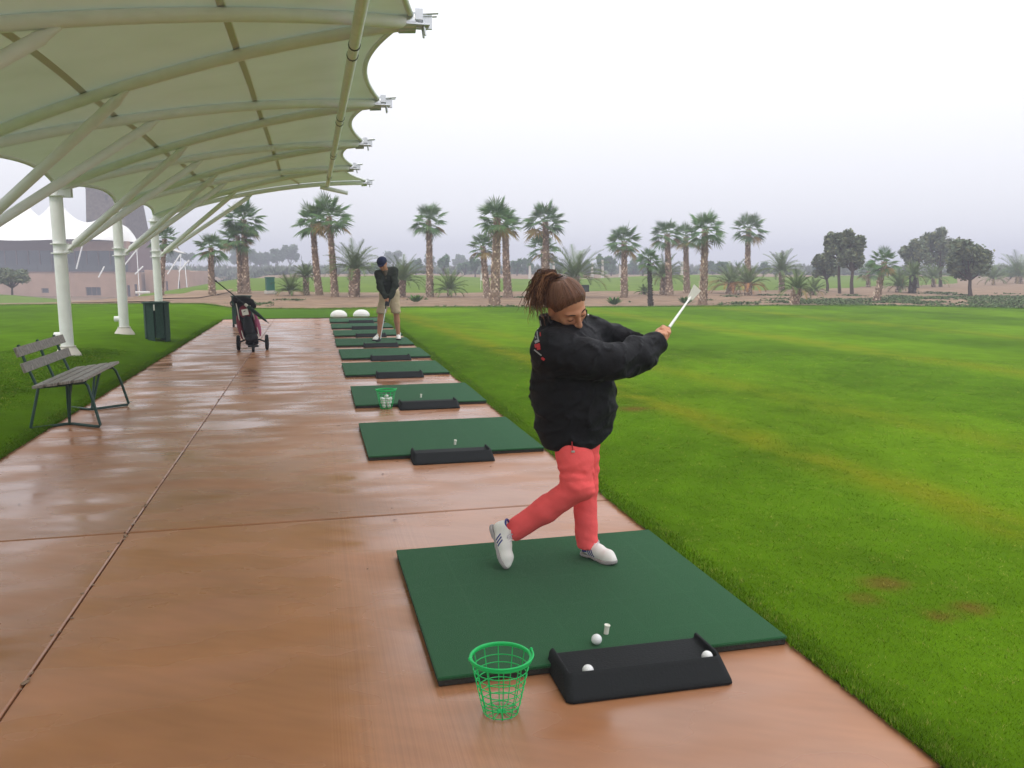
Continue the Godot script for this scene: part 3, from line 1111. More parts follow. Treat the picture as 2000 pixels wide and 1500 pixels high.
# moulded tray: slanted face towards the player, a ridge, a shallow trough open to the mat, two end cheeks
func tray_mesh() -> ArrayMesh:
	var f := func(p: Vector3) -> float:
		var ax := absf(p.x)
		# the sloping faces of the block
		var d := smax((Vector3(0, p.y, p.z) - Vector3(0, 0.012, 0.0)).dot(Vector3(0, 0.755, 0.656)), p.z + 0.002, 0.012)
		d = smax(d, (ax - 0.327 + 0.22 * p.y) * 0.976, 0.030)
		d = smax(d, p.y - 0.087 + 0.03 * maxf(0.0, -0.1 - p.z), 0.016)
		d = maxf(d, -0.288 - p.z)
		# trough
		var t := smax(0.050 + 0.03 * clampf((-0.12 - p.z) / 0.15, 0, 1) * 0.3 - p.y, ax - 0.292, 0.012)
		t = smax(t, p.z + 0.094 - 0.3 * (p.y - 0.05), 0.012)
		d = smax(d, -t, 0.008)
		return maxf(d, 0.001 - p.y)
	var mb := MB.new()
	field(mb, f, Vector3(-0.345, -0.004, -0.30), Vector3(0.345, 0.10, 0.02), 0.0055)
	return mb.mesh()

func make_basket(at: Vector3, label: String) -> void:
	var o := thing("ball_basket", label, "basket", at, 0.4, "green ball baskets")
	var rad := func(y: float) -> float: return lerpf(0.060, 0.103, pow(y / 0.2, 0.9))
	for i in 7:
		var y: float = 0.004 + 0.026 * i + (0.004 if i > 0 else 0.0)
		var pts := []
		for k in 28: pts.append(Vector3(cos(TAU * k / 28), 0, sin(TAU * k / 28)) * rad.call(y) + Vector3(0, y, 0))
		var b := MB.new()
		b.tube(pts, 0.0018, 6, false, true)
		put("ring", b.mesh(), M.basket, o)
	for k in 12:
		var a := TAU * k / 12
		var pts := []
		for i in 6:
			var y := 0.2 * i / 5.0
			pts.append(Vector3(cos(a), 0, sin(a)) * rad.call(y) + Vector3(0, y, 0))
		var b := MB.new()
		b.tube(pts, 0.0018, 6)
		put("upright", b.mesh(), M.basket, o)
	for k in 6:
		var a := TAU * k / 12
		var b := MB.new()
		b.tube([Vector3(cos(a), 0, sin(a)) * 0.06 + Vector3(0, 0.004, 0), Vector3(cos(a), 0, sin(a)) * -0.06 + Vector3(0, 0.004, 0)], 0.0018, 6)
		put("floor_spoke", b.mesh(), M.basket, o)
	var b := MB.new()
	b.lathe([Vector2(0.101, 0.194), Vector2(0.108, 0.194), Vector2(0.110, 0.198), Vector2(0.110, 0.204), Vector2(0.107, 0.207), Vector2(0.101, 0.207), Vector2(0.099, 0.203), Vector2(0.101, 0.194)], 36)
	put("rim", b.mesh(), M.basket, o)
	b = MB.new()
	var pts := []
	for k in 25:
		var a := PI * k / 24.0 + 0.3
		pts.append(Vector3(cos(a) * 0.112, 0.211, sin(a) * 0.112))
	b.tube(pts, 0.0036, 8)
	for k in [0, 24]: b.ball(pts[k], Vector3(0.006, 0.008, 0.006), 8, 6)
	put("handle", b.mesh(), M.basket, o)

func build_bench() -> void:
	var o := thing("park_bench", "weathered wooden slat bench on green tube legs at the left edge of the paving", "bench", Vector3(-2.33, 0, -9.1), 0.0)
	# local: +x is the front, z runs along the bench; the seat tilts back a little
	var half := 0.74
	for i in 4:
		var x := -0.17 + 0.115 * i
		var mb := MB.new()
		mb.cbox(Vector3(x, 0.425 + 0.014 * i, 0), Vector3(0.047, 0.014, half), 0.004, Basis(Vector3(0, 0, 1), 0.12))
		for z in [-0.55, 0.0, 0.55]: mb.ball(Vector3(x, 0.44 + 0.014 * i, z), Vector3(0.008, 0.004, 0.008), 8, 4)
		put("seat_slat", mb.mesh(), M.bench_seat, o)
	for i in 2:
		var mb := MB.new()
		var bs := Basis(Vector3(0, 0, 1), 0.30)
		mb.cbox(Vector3(-0.275 - 0.045 * i, 0.60 + 0.145 * i, 0), Vector3(0.013, 0.046, half), 0.004, bs)
		for z in [-0.55, 0.0, 0.55]: mb.ball(Vector3(-0.262 - 0.045 * i, 0.60 + 0.145 * i, z), Vector3(0.004, 0.008, 0.008), 8, 4)
		put("back_slat", mb.mesh(), M.bench_wood, o)
	for z in [-0.55, 0.0, 0.55]:
		var mb := MB.new()
		mb.tube([Vector3(0.20, 0.445, z), Vector3(0.0, 0.41, z), Vector3(-0.20, 0.395, z), Vector3(-0.235, 0.42, z), Vector3(-0.30, 0.60, z), Vector3(-0.36, 0.80, z)], 0.014, 8)
		put("back_support", mb.mesh(), M.bench_iron, o)
	# bent tube end frames with a splayed foot bar
	for z in [-0.58, 0.58]:
		var s := signf(z)
		var mb := MB.new()
		mb.tube([Vector3(-0.21, 0.395, z), Vector3(-0.24, 0.25, z + 0.02 * s), Vector3(-0.29, 0.03, z + 0.04 * s), Vector3(-0.285, 0.017, z + 0.03 * s), Vector3(-0.26, 0.014, z), Vector3(-0.04, 0.014, z - 0.16 * s), Vector3(0.02, 0.014, z - 0.16 * s), Vector3(0.24, 0.014, z + 0.02 * s), Vector3(0.30, 0.014, z + 0.05 * s), Vector3(0.312, 0.03, z + 0.05 * s), Vector3(0.26, 0.25, z + 0.03 * s), Vector3(0.215, 0.40, z), Vector3(0.19, 0.43, z), Vector3(0.1, 0.425, z)], 0.0135, 8)
		put("leg_frame", mb.mesh(), M.bench_iron, o)
		mb = MB.new()
		mb.tube([Vector3(-0.01, 0.02, z - 0.16 * s), Vector3(0.06, 0.41, z)], 0.0125, 8)
		mb.tube([Vector3(-0.01, 0.02, z - 0.16 * s), Vector3(0.02, 0.41, z - 0.05 * s)], 0.0125, 8)
		put("brace", mb.mesh(), M.bench_iron, o)

func build_bin(at: Vector3, turn: float, label: String) -> void:
	var o := thing("litter_bin", label, "bin", at, turn, "green slatted litter bins beside the paving")
	# eight boards round a dark liner
	var b := MB.new()
	b.lathe([Vector2(0, 0.08), Vector2(0.165, 0.08), Vector2(0.18, 0.72), Vector2(0, 0.72)], 16)
	put("liner", b.mesh(), M.dark_inside, o)
	for k in 8:
		var a := TAU * (k + 0.5) / 8
		var bs := Basis(Vector3.UP, -a + PI / 2)
		b = MB.new()
		var low := 0.0 if k % 2 == 0 else 0.07
		b.cbox(Vector3(cos(a), 0, sin(a)) * 0.208 + Vector3(0, (0.74 + low) / 2, 0), Vector3(0.074, (0.74 - low) / 2, 0.012), 0.003, bs)
		put("board", b.mesh(), M.bin_wood, o)
	b = MB.new()
	b.lathe([Vector2(0.14, 0.742), Vector2(0.262, 0.742), Vector2(0.264, 0.755), Vector2(0.25, 0.764), Vector2(0.15, 0.764), Vector2(0.14, 0.742)], 8, Vector3.ZERO, Basis(Vector3.UP, PI / 8))
	put("lid_ring", b.mesh(), M.bin_wood, o)
	b = MB.new()
	b.cbox(Vector3(0.0, 0.665, 0.2225), Vector3(0.021, 0.055, 0.002), 0.0)
	put("sticker", b.mesh(), M.sticker, o, "white paper sticker below the lid")

func build_bag() -> void:
	# trolley: axle with two wheels, a frame and a small front wheel
	var o := thing("golf_trolley", "black two-wheeled golf trolley standing on the wet paving", "trolley", Vector3(-1.10, 0, -15.5), 0.0)
	for s in [-1.0, 1.0]:
		var wb := MB.new()
		wb.lathe([Vector2(0.10, -0.03), Vector2(0.128, -0.026), Vector2(0.138, -0.012), Vector2(0.138, 0.012), Vector2(0.128, 0.026), Vector2(0.10, 0.03), Vector2(0.10, -0.03)], 28, Vector3(0.245 * s, 0.138, -0.1), Basis(Vector3(0, 0, 1), PI / 2))
		var w := put("wheel", wb.mesh(), M.rubber, o)
		var hb := MB.new()
		hb.lathe([Vector2(0.02, -0.032), Vector2(0.03, -0.02), Vector2(0.103, -0.01), Vector2(0.103, 0.01), Vector2(0.03, 0.02), Vector2(0.02, 0.032)], 20, Vector3(0.245 * s, 0.138, -0.1), Basis(Vector3(0, 0, 1), PI / 2))
		put("hub", hb.mesh(), M.dark_steel, w)
	var mb := MB.new()
	mb.tube([Vector3(-0.245, 0.138, -0.1), Vector3(-0.12, 0.19, -0.1), Vector3(0.12, 0.19, -0.1), Vector3(0.245, 0.138, -0.1)], 0.015, 8)
	mb.tube([Vector3(0.03, 0.09, 0.24), Vector3(0.0, 0.19, -0.06), Vector3(-0.1, 0.62, -0.3), Vector3(-0.22, 0.86, -0.52)], 0.018, 8)
	mb.tube([Vector3(-0.22, 0.86, -0.52), Vector3(-0.24, 0.93, -0.62), Vector3(-0.33, 0.94, -0.62)], 0.016, 8)
	mb.cbox(Vector3(0.03, 0.10, 0.2), Vector3(0.09, 0.015, 0.05), 0.004)
	mb.cbox(Vector3(-0.0, 0.15, 0.06), Vector3(0.11, 0.03, 0.05), 0.01)
	put("frame", mb.mesh(), M.dark_steel, o)
	mb = MB.new()
	mb.lathe([Vector2(0.02, -0.025), Vector2(0.06, -0.022), Vector2(0.066, -0.01), Vector2(0.066, 0.01), Vector2(0.06, 0.022), Vector2(0.02, 0.025)], 20, Vector3(0.03, 0.066, 0.26), Basis(Vector3(0, 0, 1), PI / 2))
	put("front_wheel", mb.mesh(), M.rubber, o)
	# the bag leans back on the trolley, its bottom towards the viewer
	var a := Vector3(0.02, 0.13, 0.14)
	var t := Vector3(-0.17, 0.88, -0.32)
	var ax := (t - a).normalized()
	var sx := Vector3(1, 0, 0)
	sx = (sx - ax * sx.dot(ax)).normalized()
	var fr := sx.cross(ax).normalized()
	var bs := Basis(sx, ax, fr)
	var L := (t - a).length()
	var g := thing("golf_bag", "black and dark red golf bag with white piping strapped to the trolley", "golf bag", Vector3(-1.10, 0, -15.5), 0.0)
	var P := func(x: float, y: float, z: float) -> Vector3: return a + bs * Vector3(x, y, z)
	var f := func(p: Vector3) -> float:
		var q: Vector3 = bs.transposed() * (p - a)
		var k := lerpf(0.78, 1.0, clampf(q.y / L, 0, 1))
		var d := cap(Vector3(q.x, 0, q.z), Vector3.ZERO, Vector3(0, 0, 0.0001), 0.135 * k, 0.135 * k)
		return smax(d, maxf(-q.y, q.y - L), 0.04)
	mb = MB.new()
	field(mb, f, Vector3(-0.42, 0.0, -0.6), Vector3(0.32, 1.1, 0.42), 0.014)
	var body := put("bag_body", mb.mesh(), M.bag_black, g)
	# pockets on the face and flanks
	for l in [["front_pocket", M.bag_black, Vector3(0.0, 0.30, 0.13), Vector3(0.095, 0.21, 0.07)], ["upper_pocket", M.bag_red, Vector3(0.0, 0.60, 0.12), Vector3(0.10, 0.13, 0.05)], ["side_pocket", M.bag_pink, Vector3(0.15, 0.34, 0.03), Vector3(0.055, 0.23, 0.085)], ["side_pocket", M.bag_red, Vector3(-0.14, 0.36, 0.03), Vector3(0.05, 0.25, 0.085)], ["bottom_pocket", M.bag_black, Vector3(0.0, 0.07, 0.10), Vector3(0.115, 0.085, 0.085)]]:
		var pb := MB.new()
		var cpos: Vector3 = l[2]
		var r: Vector3 = l[3]
		pb.ball(P.call(cpos.x, cpos.y, cpos.z), r, 16, 12, bs)
		put(l[0], pb.mesh(), l[1], body)
	for s in [-1.0, 1.0]:
		var pb := MB.new()
		var pts := []
		for i in 9:
			var y := 0.08 + 0.09 * i
			pts.append(P.call(s * (0.125 + 0.012 * sin(y * 6.0)), y, 0.115 - 0.02 * absf(sin(y * 4.0))))
		pb.tube(pts, 0.009, 6)
		put("piping", pb.mesh(), M.bag_white, body)
	var lb := MB.new()
	lb.cbox(P.call(0.0, 0.56, 0.175), Vector3(0.055, 0.06, 0.004), 0.002, bs)
	var lab := put("label_patch", lb.mesh(), M.bag_white, body, "white patch with a small dark mark")
	lb = MB.new()
	lb.cbox(P.call(-0.01, 0.575, 0.180), Vector3(0.022, 0.006, 0.002), 0.0, bs * Basis(Vector3(0, 0, 1), 0.35))
	put("mark", lb.mesh(), M.bag_black, lab)
	# hood and club covers bulging at the top
	lb = MB.new()
	var fh := func(p: Vector3) -> float:
		var q: Vector3 = bs.transposed() * (p - a)
		var d := ell(q, Vector3(0.0, 0.86, 0.03), Vector3(0.15, 0.085, 0.14))
		d = smin(d, ell(q, Vector3(0.10, 0.78, 0.12), Vector3(0.10, 0.06, 0.07)), 0.03)
		d = smin(d, ell(q, Vector3(-0.09, 0.90, 0.09), Vector3(0.07, 0.06, 0.06)), 0.03)
		d = smin(d, ell(q, Vector3(0.02, 0.80, 0.15), Vector3(0.11, 0.06, 0.05)), 0.03)
		d = smin(d, ell(q, Vector3(0.17, 0.70, 0.10), Vector3(0.05, 0.06, 0.05)), 0.03)
		return d
	field(lb, fh, Vector3(-0.5, 0.5, -0.6), Vector3(0.32, 1.15, 0.3), 0.014)
	put("rain_hood", lb.mesh(), M.bag_black, g)
	lb = MB.new()
	var ring := []
	for k in 20: ring.append(P.call(-0.16 + 0.045 * cos(TAU * k / 20), 0.86 + 0.055 * sin(TAU * k / 20), 0.03))
	lb.tube(ring, 0.010, 8, false, true)
	put("carry_ring", lb.mesh(), M.dark_steel, g)
	# rolled umbrella across the bag, grip end up to the left
	var u0 := Vector3(-0.60, 1.235, -0.30)
	var u1 := Vector3(0.31, 0.49, 0.12)
	var ud := (u1 - u0)
	var um := thing("umbrella", "rolled dark umbrella stuck slantwise across the golf bag", "umbrella", Vector3(-1.10, 0, -15.5), 0.0)
	lb = MB.new()
	lb.tube([u0, u0 + ud * 0.03, u0 + ud * 0.6], [0.016, 0.011, 0.010], 8)
	lb.ball(u0, Vector3.ONE * 0.019, 10, 8)
	put("shaft", lb.mesh(), M.dark_steel, um)
	lb = MB.new()
	lb.tube([u0 + ud * 0.55, u0 + ud * 0.60], 0.026, 10)
	put("strap", lb.mesh(), M.bag_white, um)
	lb = MB.new()
	lb.tube([u0 + ud * 0.60, u0 + ud * 0.64, u0 + ud * 0.78, u0 + ud * 0.95, u0 + ud * 0.955, u0 + ud], [0.022, 0.036, 0.034, 0.014, 0.008, 0.006], 10)
	put("rolled_cover", lb.mesh(), M.umbrella, um)

# ---------------------------------------------------------------- people
const CR := Vector3(0.973, 0, 0.2305)
const CT := Vector3(-0.2305, 0, 0.973)

func dirv(r: float, y: float, t: float) -> Vector3:
	return CR * r + Vector3(0, y, 0) + CT * t

# head in its own axes: x to the person's left, y up, z out of the face
static func head_field(p: Vector3) -> float:
	var q := Vector3(absf(p.x), p.y, p.z)
	var d := ell(p, Vector3(0, 0.022, -0.015), Vector3(0.073, 0.084, 0.091))
	d = smin(d, ell(p, Vector3(0, -0.04, 0.028), Vector3(0.057, 0.072, 0.058)), 0.03)
	d = smin(d, cap(q, Vector3(0.048, -0.055, 0.0), Vector3(0.0, -0.098, 0.062), 0.022, 0.020), 0.03)
	d = smin(d, cap(q, Vector3(0.0, 0.022, 0.079), Vector3(0.036, 0.020, 0.064), 0.010, 0.009), 0.016)
	d = smin(d, ell(q, Vector3(0.040, -0.022, 0.058), Vector3(0.017, 0.015, 0.015)), 0.02)
	d = smax(d, -ell(q, Vector3(0.031, 0.002, 0.093), Vector3(0.019, 0.012, 0.018)), 0.014)
	d = smin(d, ell(q, Vector3(0.030, 0.0, 0.070), Vector3(0.0135, 0.010, 0.0125)), 0.004)
	d = smin(d, cap(p, Vector3(0, 0.012, 0.084), Vector3(0, -0.030, 0.104), 0.0075, 0.0115), 0.010)
	d = smin(d, ell(q, Vector3(0.011, -0.034, 0.094), Vector3(0.008, 0.007, 0.009)), 0.006)
	d = smin(d, cap(q, Vector3(0, -0.058, 0.088), Vector3(0.020, -0.061, 0.078), 0.0058, 0.0035), 0.006)
	d = smin(d, cap(q, Vector3(0, -0.069, 0.086), Vector3(0.017, -0.066, 0.078), 0.0065, 0.0035), 0.006)
	d = smin(d, ell(q, Vector3(0.077, -0.008, -0.008), Vector3(0.010, 0.031, 0.019)), 0.008)
	d = smax(d, -ell(q, Vector3(0.086, -0.006, -0.004), Vector3(0.006, 0.018, 0.010)), 0.006)
	return d

# the point of the face straight in front of x, y
func on_face(x: float, y: float) -> Vector3:
	var z := 0.13
	while z > 0.0 and head_field(Vector3(x, y, z)) > 0.0: z -= 0.0008
	return Vector3(x, y, z)

# a closed hand round a rod: c on the rod, ax along it, pd from the rod to the palm
func hand_bones(c: Vector3, ax: Vector3, pd: Vector3, wrist: Vector3, k := 1.0) -> Array:
	var e := ax.cross(pd).normalized()
	var b := []
	for i in 4:
		var s: float = (i - 1.5) * 0.0185
		var ln: float = [0.94, 1.04, 1.0, 0.82][i]
		var o := c + ax * s * k
		var P := func(deg: float, r: float) -> Vector3: return o + (pd * cos(deg_to_rad(deg)) + e * sin(deg_to_rad(deg))) * r * k
		var pts := [P.call(25, 0.037), P.call(25 + 62 * ln, 0.031), P.call(25 + 138 * ln, 0.024), P.call(25 + 205 * ln, 0.0215)]
		for j in 3: b.append([pts[j], pts[j + 1], (0.0098 - 0.0009 * j) * k, (0.0092 - 0.0010 * j) * k])
		b.append([c + pd * 0.034 * k - ax * 0.02 * k + ax * s * 0.4, pts[0], 0.014 * k, 0.0105 * k])
	b.append([c + (pd * 0.034 - ax * 0.024) * k, c + (pd * 0.034 + ax * 0.022) * k, 0.015 * k, 0.015 * k])
	# thumb leaves the side of the palm and lies along the rod
	b.append([c + (pd * 0.032 - ax * 0.028 - e * 0.008) * k, c + (pd * 0.012 - e * 0.024 + ax * 0.004) * k, 0.0125 * k, 0.0105 * k])
	b.append([c + (pd * 0.012 - e * 0.024 + ax * 0.004) * k, c + (-pd * 0.004 - e * 0.021 + ax * 0.036) * k, 0.0100 * k, 0.0082 * k])
	b.append([c + (pd * 0.034 - ax * 0.006) * k, wrist, 0.019 * k, 0.024 * k])
	return b

func bounds(bs: Array, pad: float) -> AABB:
	var a := AABB(bs[0][0], Vector3.ZERO)
	for b in bs: a = a.expand(b[0]).expand(b[1])
	return a.grow(pad)

# shoe in its own axes: z from heel to toe, y up, sole at y = 0, 0.25 long
func make_shoe(parent: Node, xf: Transform3D, upper: Material, sole: Material, stripe: Material, scale := 1.0, lace := true) -> void:
	var t := xf * Transform3D(Basis.IDENTITY.scaled(Vector3.ONE * scale), Vector3.ZERO)
	var fu := func(p: Vector3) -> float:
		var q := Vector3(p.x, p.y, p.z)
		var d := cap(q, Vector3(0, 0.046, 0.042), Vector3(0, 0.072, 0.046), 0.033, 0.031)
		d = smin(d, cap(q, Vector3(0, 0.072, 0.05), Vector3(0, 0.050, 0.125), 0.031, 0.032), 0.03)
		d = smin(d, cap(q, Vector3(0.002, 0.034, 0.10), Vector3(0.004, 0.032, 0.19), 0.036, 0.037), 0.03)
		d = smin(d, cap(q, Vector3(0.004, 0.028, 0.19), Vector3(0.001, 0.022, 0.222), 0.034, 0.026), 0.02)
		d = smax(d, 0.014 - p.y, 0.006)
		# foot opening
		d = smax(d, -cap(q, Vector3(0, 0.088, 0.047), Vector3(0, 0.13, 0.035), 0.0235, 0.030), 0.008)
		return d
	var mb := MB.new()
	field(mb, fu, Vector3(-0.06, 0, -0.01), Vector3(0.06, 0.12, 0.27), 0.005, t)
	var sh := put("shoe", mb.mesh(), upper, parent)
	var fs := func(p: Vector3) -> float:
		var q := Vector3(p.x, 0, p.z)
		var d := cap(q, Vector3(0, 0, 0.043), Vector3(0.003, 0, 0.115), 0.036, 0.034)
		d = smin(d, cap(q, Vector3(0.003, 0, 0.115), Vector3(0.004, 0, 0.185), 0.034, 0.041), 0.02)
		d = smin(d, cap(q, Vector3(0.004, 0, 0.185), Vector3(0.001, 0, 0.217), 0.041, 0.033), 0.02)
		var up := 0.018 + 0.010 * ss(0.19, 0.25, p.z)
		var lo := 0.0 + 0.008 * ss(0.2, 0.25, p.z) + 0.006 * ss(0.075, 0.09, p.z) * (1.0 - ss(0.11, 0.13, p.z))
		return smax(d, maxf(p.y - up, lo - p.y), 0.006)
	mb = MB.new()
	field(mb, fs, Vector3(-0.06, -0.01, -0.01), Vector3(0.06, 0.05, 0.27), 0.005, t)
	put("sole", mb.mesh(), sole, sh)
	if stripe:
		for side in [-1.0, 1.0]:
			for k in 3:
				mb = MB.new()
				var pa := []
				for i in 5:
					var s := i / 4.0
					var y := lerpf(0.022, 0.058, s)
					var z := 0.098 + 0.016 * k - 0.022 * s
					# slide in from the side until the upper is met
					var x := 0.06
					while x > 0.0 and fu.call(Vector3(side * x, y, z)) > 0.0005: x -= 0.0007
					pa.append(Vector3(side * (x + 0.0009), y, z))
				for i in 4:
					var w := Vector3(0, 0.0, 0.0042)
					if side < 0: mb.quad(t * (pa[i] - w), t * (pa[i] + w), t * (pa[i + 1] + w), t * (pa[i + 1] - w))
					else: mb.quad(t * (pa[i] + w), t * (pa[i] - w), t * (pa[i + 1] - w), t * (pa[i + 1] + w))
				put("stripe", mb.mesh(), stripe, sh)
		mb = MB.new()
		var ring := []
		for k in 18:
			var a := TAU * k / 18
			ring.append(t * Vector3(sin(a) * 0.026, 0.093 - 0.006 * cos(a), 0.046 + cos(a) * 0.034))
		mb.tube(ring, 0.0055, 6, false, true)
		put("collar_lining", mb.mesh(), stripe, sh)
	if lace:
		mb = MB.new()
		for k in 4:
			var z := 0.10 + 0.016 * k
			var y := 0.0925 - 0.0080 * k
			var w := 0.014
			mb.tube([t * Vector3(-w, y - 0.004, z), t * Vector3(0, y + 0.002, z + 0.006), t * Vector3(w, y - 0.004, z + 0.012)], 0.0022, 5)
			mb.tube([t * Vector3(w, y - 0.004, z), t * Vector3(0, y + 0.003, z + 0.006), t * Vector3(-w, y - 0.004, z + 0.012)], 0.0022, 5)
		for s in [-1.0, 1.0]:
			mb.tube([t * Vector3(0, 0.097, 0.095), t * Vector3(0.018 * s, 0.105, 0.09), t * Vector3(0.033 * s, 0.086, 0.10), t * Vector3(0.025 * s, 0.082, 0.108), t * Vector3(0.0, 0.096, 0.097)], 0.0026, 5)
			mb.tube([t * Vector3(0, 0.091, 0.096), t * Vector3(0.014 * s, 0.088, 0.112), t * Vector3(0.03 * s, 0.062, 0.128)], 0.0020, 5)
		put("lace", mb.mesh(), M.shirt, sh)

func build_woman() -> void:
	var base := Vector3(1.2, 0.038, -3.9)
	var o := thing("person", "golfer in black jacket and coral trousers finishing a swing on the nearest mat", "person", base)
	var X := Transform3D(Basis.IDENTITY, -base)
	var club_dir := (Vector3(2.19, 1.345, -4.62) - Vector3(1.664, 1.196, -3.80)).normalized()
	var grip := Vector3(1.664, 1.196, -3.80)
	# --- head, neck and hands
	var hc := Vector3(1.178, 1.352, -3.825)
	var f := dirv(0.50, -0.62, 0.60).normalized()
	var u := dirv(0.0, 0.75, 0.66)
	u = (u - f * u.dot(f)).normalized()
	var hb := Basis(u.cross(f).normalized(), u, f)
	hb = hb.scaled_local(Vector3.ONE * 1.12)
	var hx := X * Transform3D(hb, hc)
	var mb := MB.new()
	var neck_l := hb.inverse() * (Vector3(1.185, 1.19, -3.88) - hc)
	var fh := func(p: Vector3) -> float:
		return smin(head_field(p), cap(p, Vector3(0, -0.045, -0.03), neck_l, 0.050, 0.052), 0.025)
	field(mb, fh, Vector3(-0.12, -0.17, -0.16), Vector3(0.12, 0.12, 0.125), 0.0042, hx)
	var pd := (dirv(-0.6, -0.15, 0.3) - club_dir * dirv(-0.6, -0.15, 0.3).dot(club_dir)).normalized()
	var rh := hand_bones(grip + club_dir * 0.045, club_dir, pd, Vector3(1.60, 1.165, -3.755))
	var pd2 := (dirv(-0.5, -0.35, -0.5) - club_dir * dirv(-0.5, -0.35, -0.5).dot(club_dir)).normalized()
	var lh := hand_bones(grip - club_dir * 0.03, club_dir, pd2, Vector3(1.635, 1.165, -3.84))
	for h in [rh, lh]:
		var bb := bounds(h, 0.04)
		field(mb, func(p: Vector3) -> float: return bones(p, h, 0.008), bb.position, bb.end, 0.004, X)
	put("body", mb.mesh(), M.skin, o, "face turned down and hands closed on the grip")
	# face details
	for s in [-1.0, 1.0]:
		mb = MB.new()
		var lash := []
		var brow := []
		for i in 7:
			var a := lerpf(-1, 1, i / 6.0)
			lash.append(hx * on_face(s * (0.031 + 0.0125 * a), -0.0045 - 0.002 * (1.0 - a * a)))
			brow.append(hx * on_face(s * (0.032 + 0.018 * a), 0.0215 + 0.004 * (1.0 - a * a) - 0.002 * a))
		mb.tube(lash, [0.001, 0.0026, 0.0034, 0.0036, 0.0036, 0.003, 0.001], 5)
		put("eyelashes", mb.mesh(), M.lash, o)
		mb = MB.new()
		mb.tube(brow, [0.0016, 0.0028, 0.0032, 0.0032, 0.0028, 0.002, 0.001], 5)
		put("eyebrow", mb.mesh(), M.lash, o)
	mb = MB.new()
	for y in [-0.059, -0.068]:
		var pts := []
		for i in 7:
			var a := lerpf(-1, 1, i / 6.0)
			pts.append(hx * on_face(0.0185 * a, y + (0.002 if y > -0.06 else -0.001) * (1.0 - a * a)))
		mb.tube(pts, [0.001, 0.0032, 0.0042, 0.0044, 0.0042, 0.0032, 0.001], 6)
	put("lips", mb.mesh(), M.lip, o)
	# --- hair combed back to a tie at the crown
	var tie := Vector3(0, 0.085, -0.072)
	var hn := noise(91, 1.0, 2)
	var fhair := func(p: Vector3) -> float:
		var d := ell(p, Vector3(0, 0.023, -0.0155), Vector3(0.0745, 0.0855, 0.0925))
		var w := p - tie
		var th := atan2(w.x, w.z)
		d += (0.0022 * hn.get_noise_2d(th * 14.0, w.length() * 6.0) + 0.0012 * hn.get_noise_2d(th * 40.0, w.length() * 9.0)) * clampf(w.length() / 0.05, 0, 1)
		var line := (p - Vector3(0, 0.074, 0.064)).dot(Vector3(0, 0.59, -0.81)) + 0.10 * maxf(0.0, absf(p.x) - 0.03) + 0.005 * hn.get_noise_1d(p.x * 90.0)
		d -= 0.0085 * ss(-0.004, 0.035, line)
		d = smax(d, -line, 0.004)
		d = smax(d, -0.075 - p.y - maxf(0.0, p.z) * 0.8, 0.012)
		d = smin(d, cap(p, tie + Vector3(0, -0.01, 0.012), tie + Vector3(0, 0.012, -0.012), 0.020, 0.014), 0.014)
		return d
	mb = MB.new()
	field(mb, fhair, Vector3(-0.11, -0.11, -0.14), Vector3(0.11, 0.14, 0.12), 0.004, hx)
	# combed strands over the scalp, from the hairline to the tie
	rng.seed = 18
	var strands := MB.new()
	for i in 300:
		var a0 := rng.randf() * TAU
		var dd := Vector3(sin(a0), 0, cos(a0))
		var st := tie
		# walk down the scalp until the hairline is met
		var pts := []
		var reach := rng.randf_range(0.6, 1.02)
		var far_el := 0.0
		for k in 14:
			var t := k / 13.0
			var el := lerpf(1.15, -1.05, t * reach)
			var dir := Vector3(dd.x * cos(el), sin(el), dd.z * cos(el)).rotated(Vector3.RIGHT, -0.72)
			var q := Vector3(0, 0.023, -0.0155) + dir * Vector3(0.0745, 0.0855, 0.0925)
			var line := (q - Vector3(0, 0.074, 0.064)).dot(Vector3(0, 0.59, -0.81)) + 0.10 * maxf(0.0, absf(q.x) - 0.03)
			if line < -0.002 or q.y < -0.07: break
			var thick := 0.0085 * ss(-0.004, 0.035, line)
			pts.append(hx * (q + dir * (thick + 0.0004)))
		if pts.size() < 4: continue
		var rd := []
		for k in pts.size(): rd.append(0.0011 if k < pts.size() - 2 else 0.0006)
		strands.tube(pts, rd, 4)
	var hair := put("hair", mb.mesh(), M.hair, o, "brown hair combed back into a high curly ponytail")
	put("combed_strands", strands.mesh(), M.hair_mid, hair)
	mb = MB.new()
	var rr := []
	for k in 14: rr.append(hx * (tie + Vector3(0.016 * cos(TAU * k / 14), 0.010 + 0.010 * sin(TAU * k / 14), -0.010 + 0.012 * sin(TAU * k / 14))))
	mb.tube(rr, 0.005, 6, false, true)
	put("hair_tie", mb.mesh(), M.lash, hair)
	# ponytail locks fall from the tie to the back
	var p0 := hc + hb * (tie + Vector3(0, 0.014, -0.012))
	rng.seed = 17
	var mb2 := MB.new()
	mb = MB.new()
	for i in 420:
		var sp := Vector3(rng.randfn(0, 1), rng.randfn(0, 1), rng.randfn(0, 1)) * 0.018
		var ln := rng.randf_range(0.7, 1.02)
		var ctl := [p0, p0 + dirv(-0.030, 0.008, -0.01) + sp * 0.5, p0 + dirv(-0.078, -0.012, -0.02) * ln + sp * 1.0, p0 + dirv(-0.104, -0.075, -0.025) * ln + sp * 1.25, p0 + dirv(-0.108, -0.128, -0.02) * ln + sp * 1.5, p0 + dirv(-0.10, -0.158, -0.01) * ln + sp * 1.9]
		var pts := []
		var ph := rng.randf() * TAU
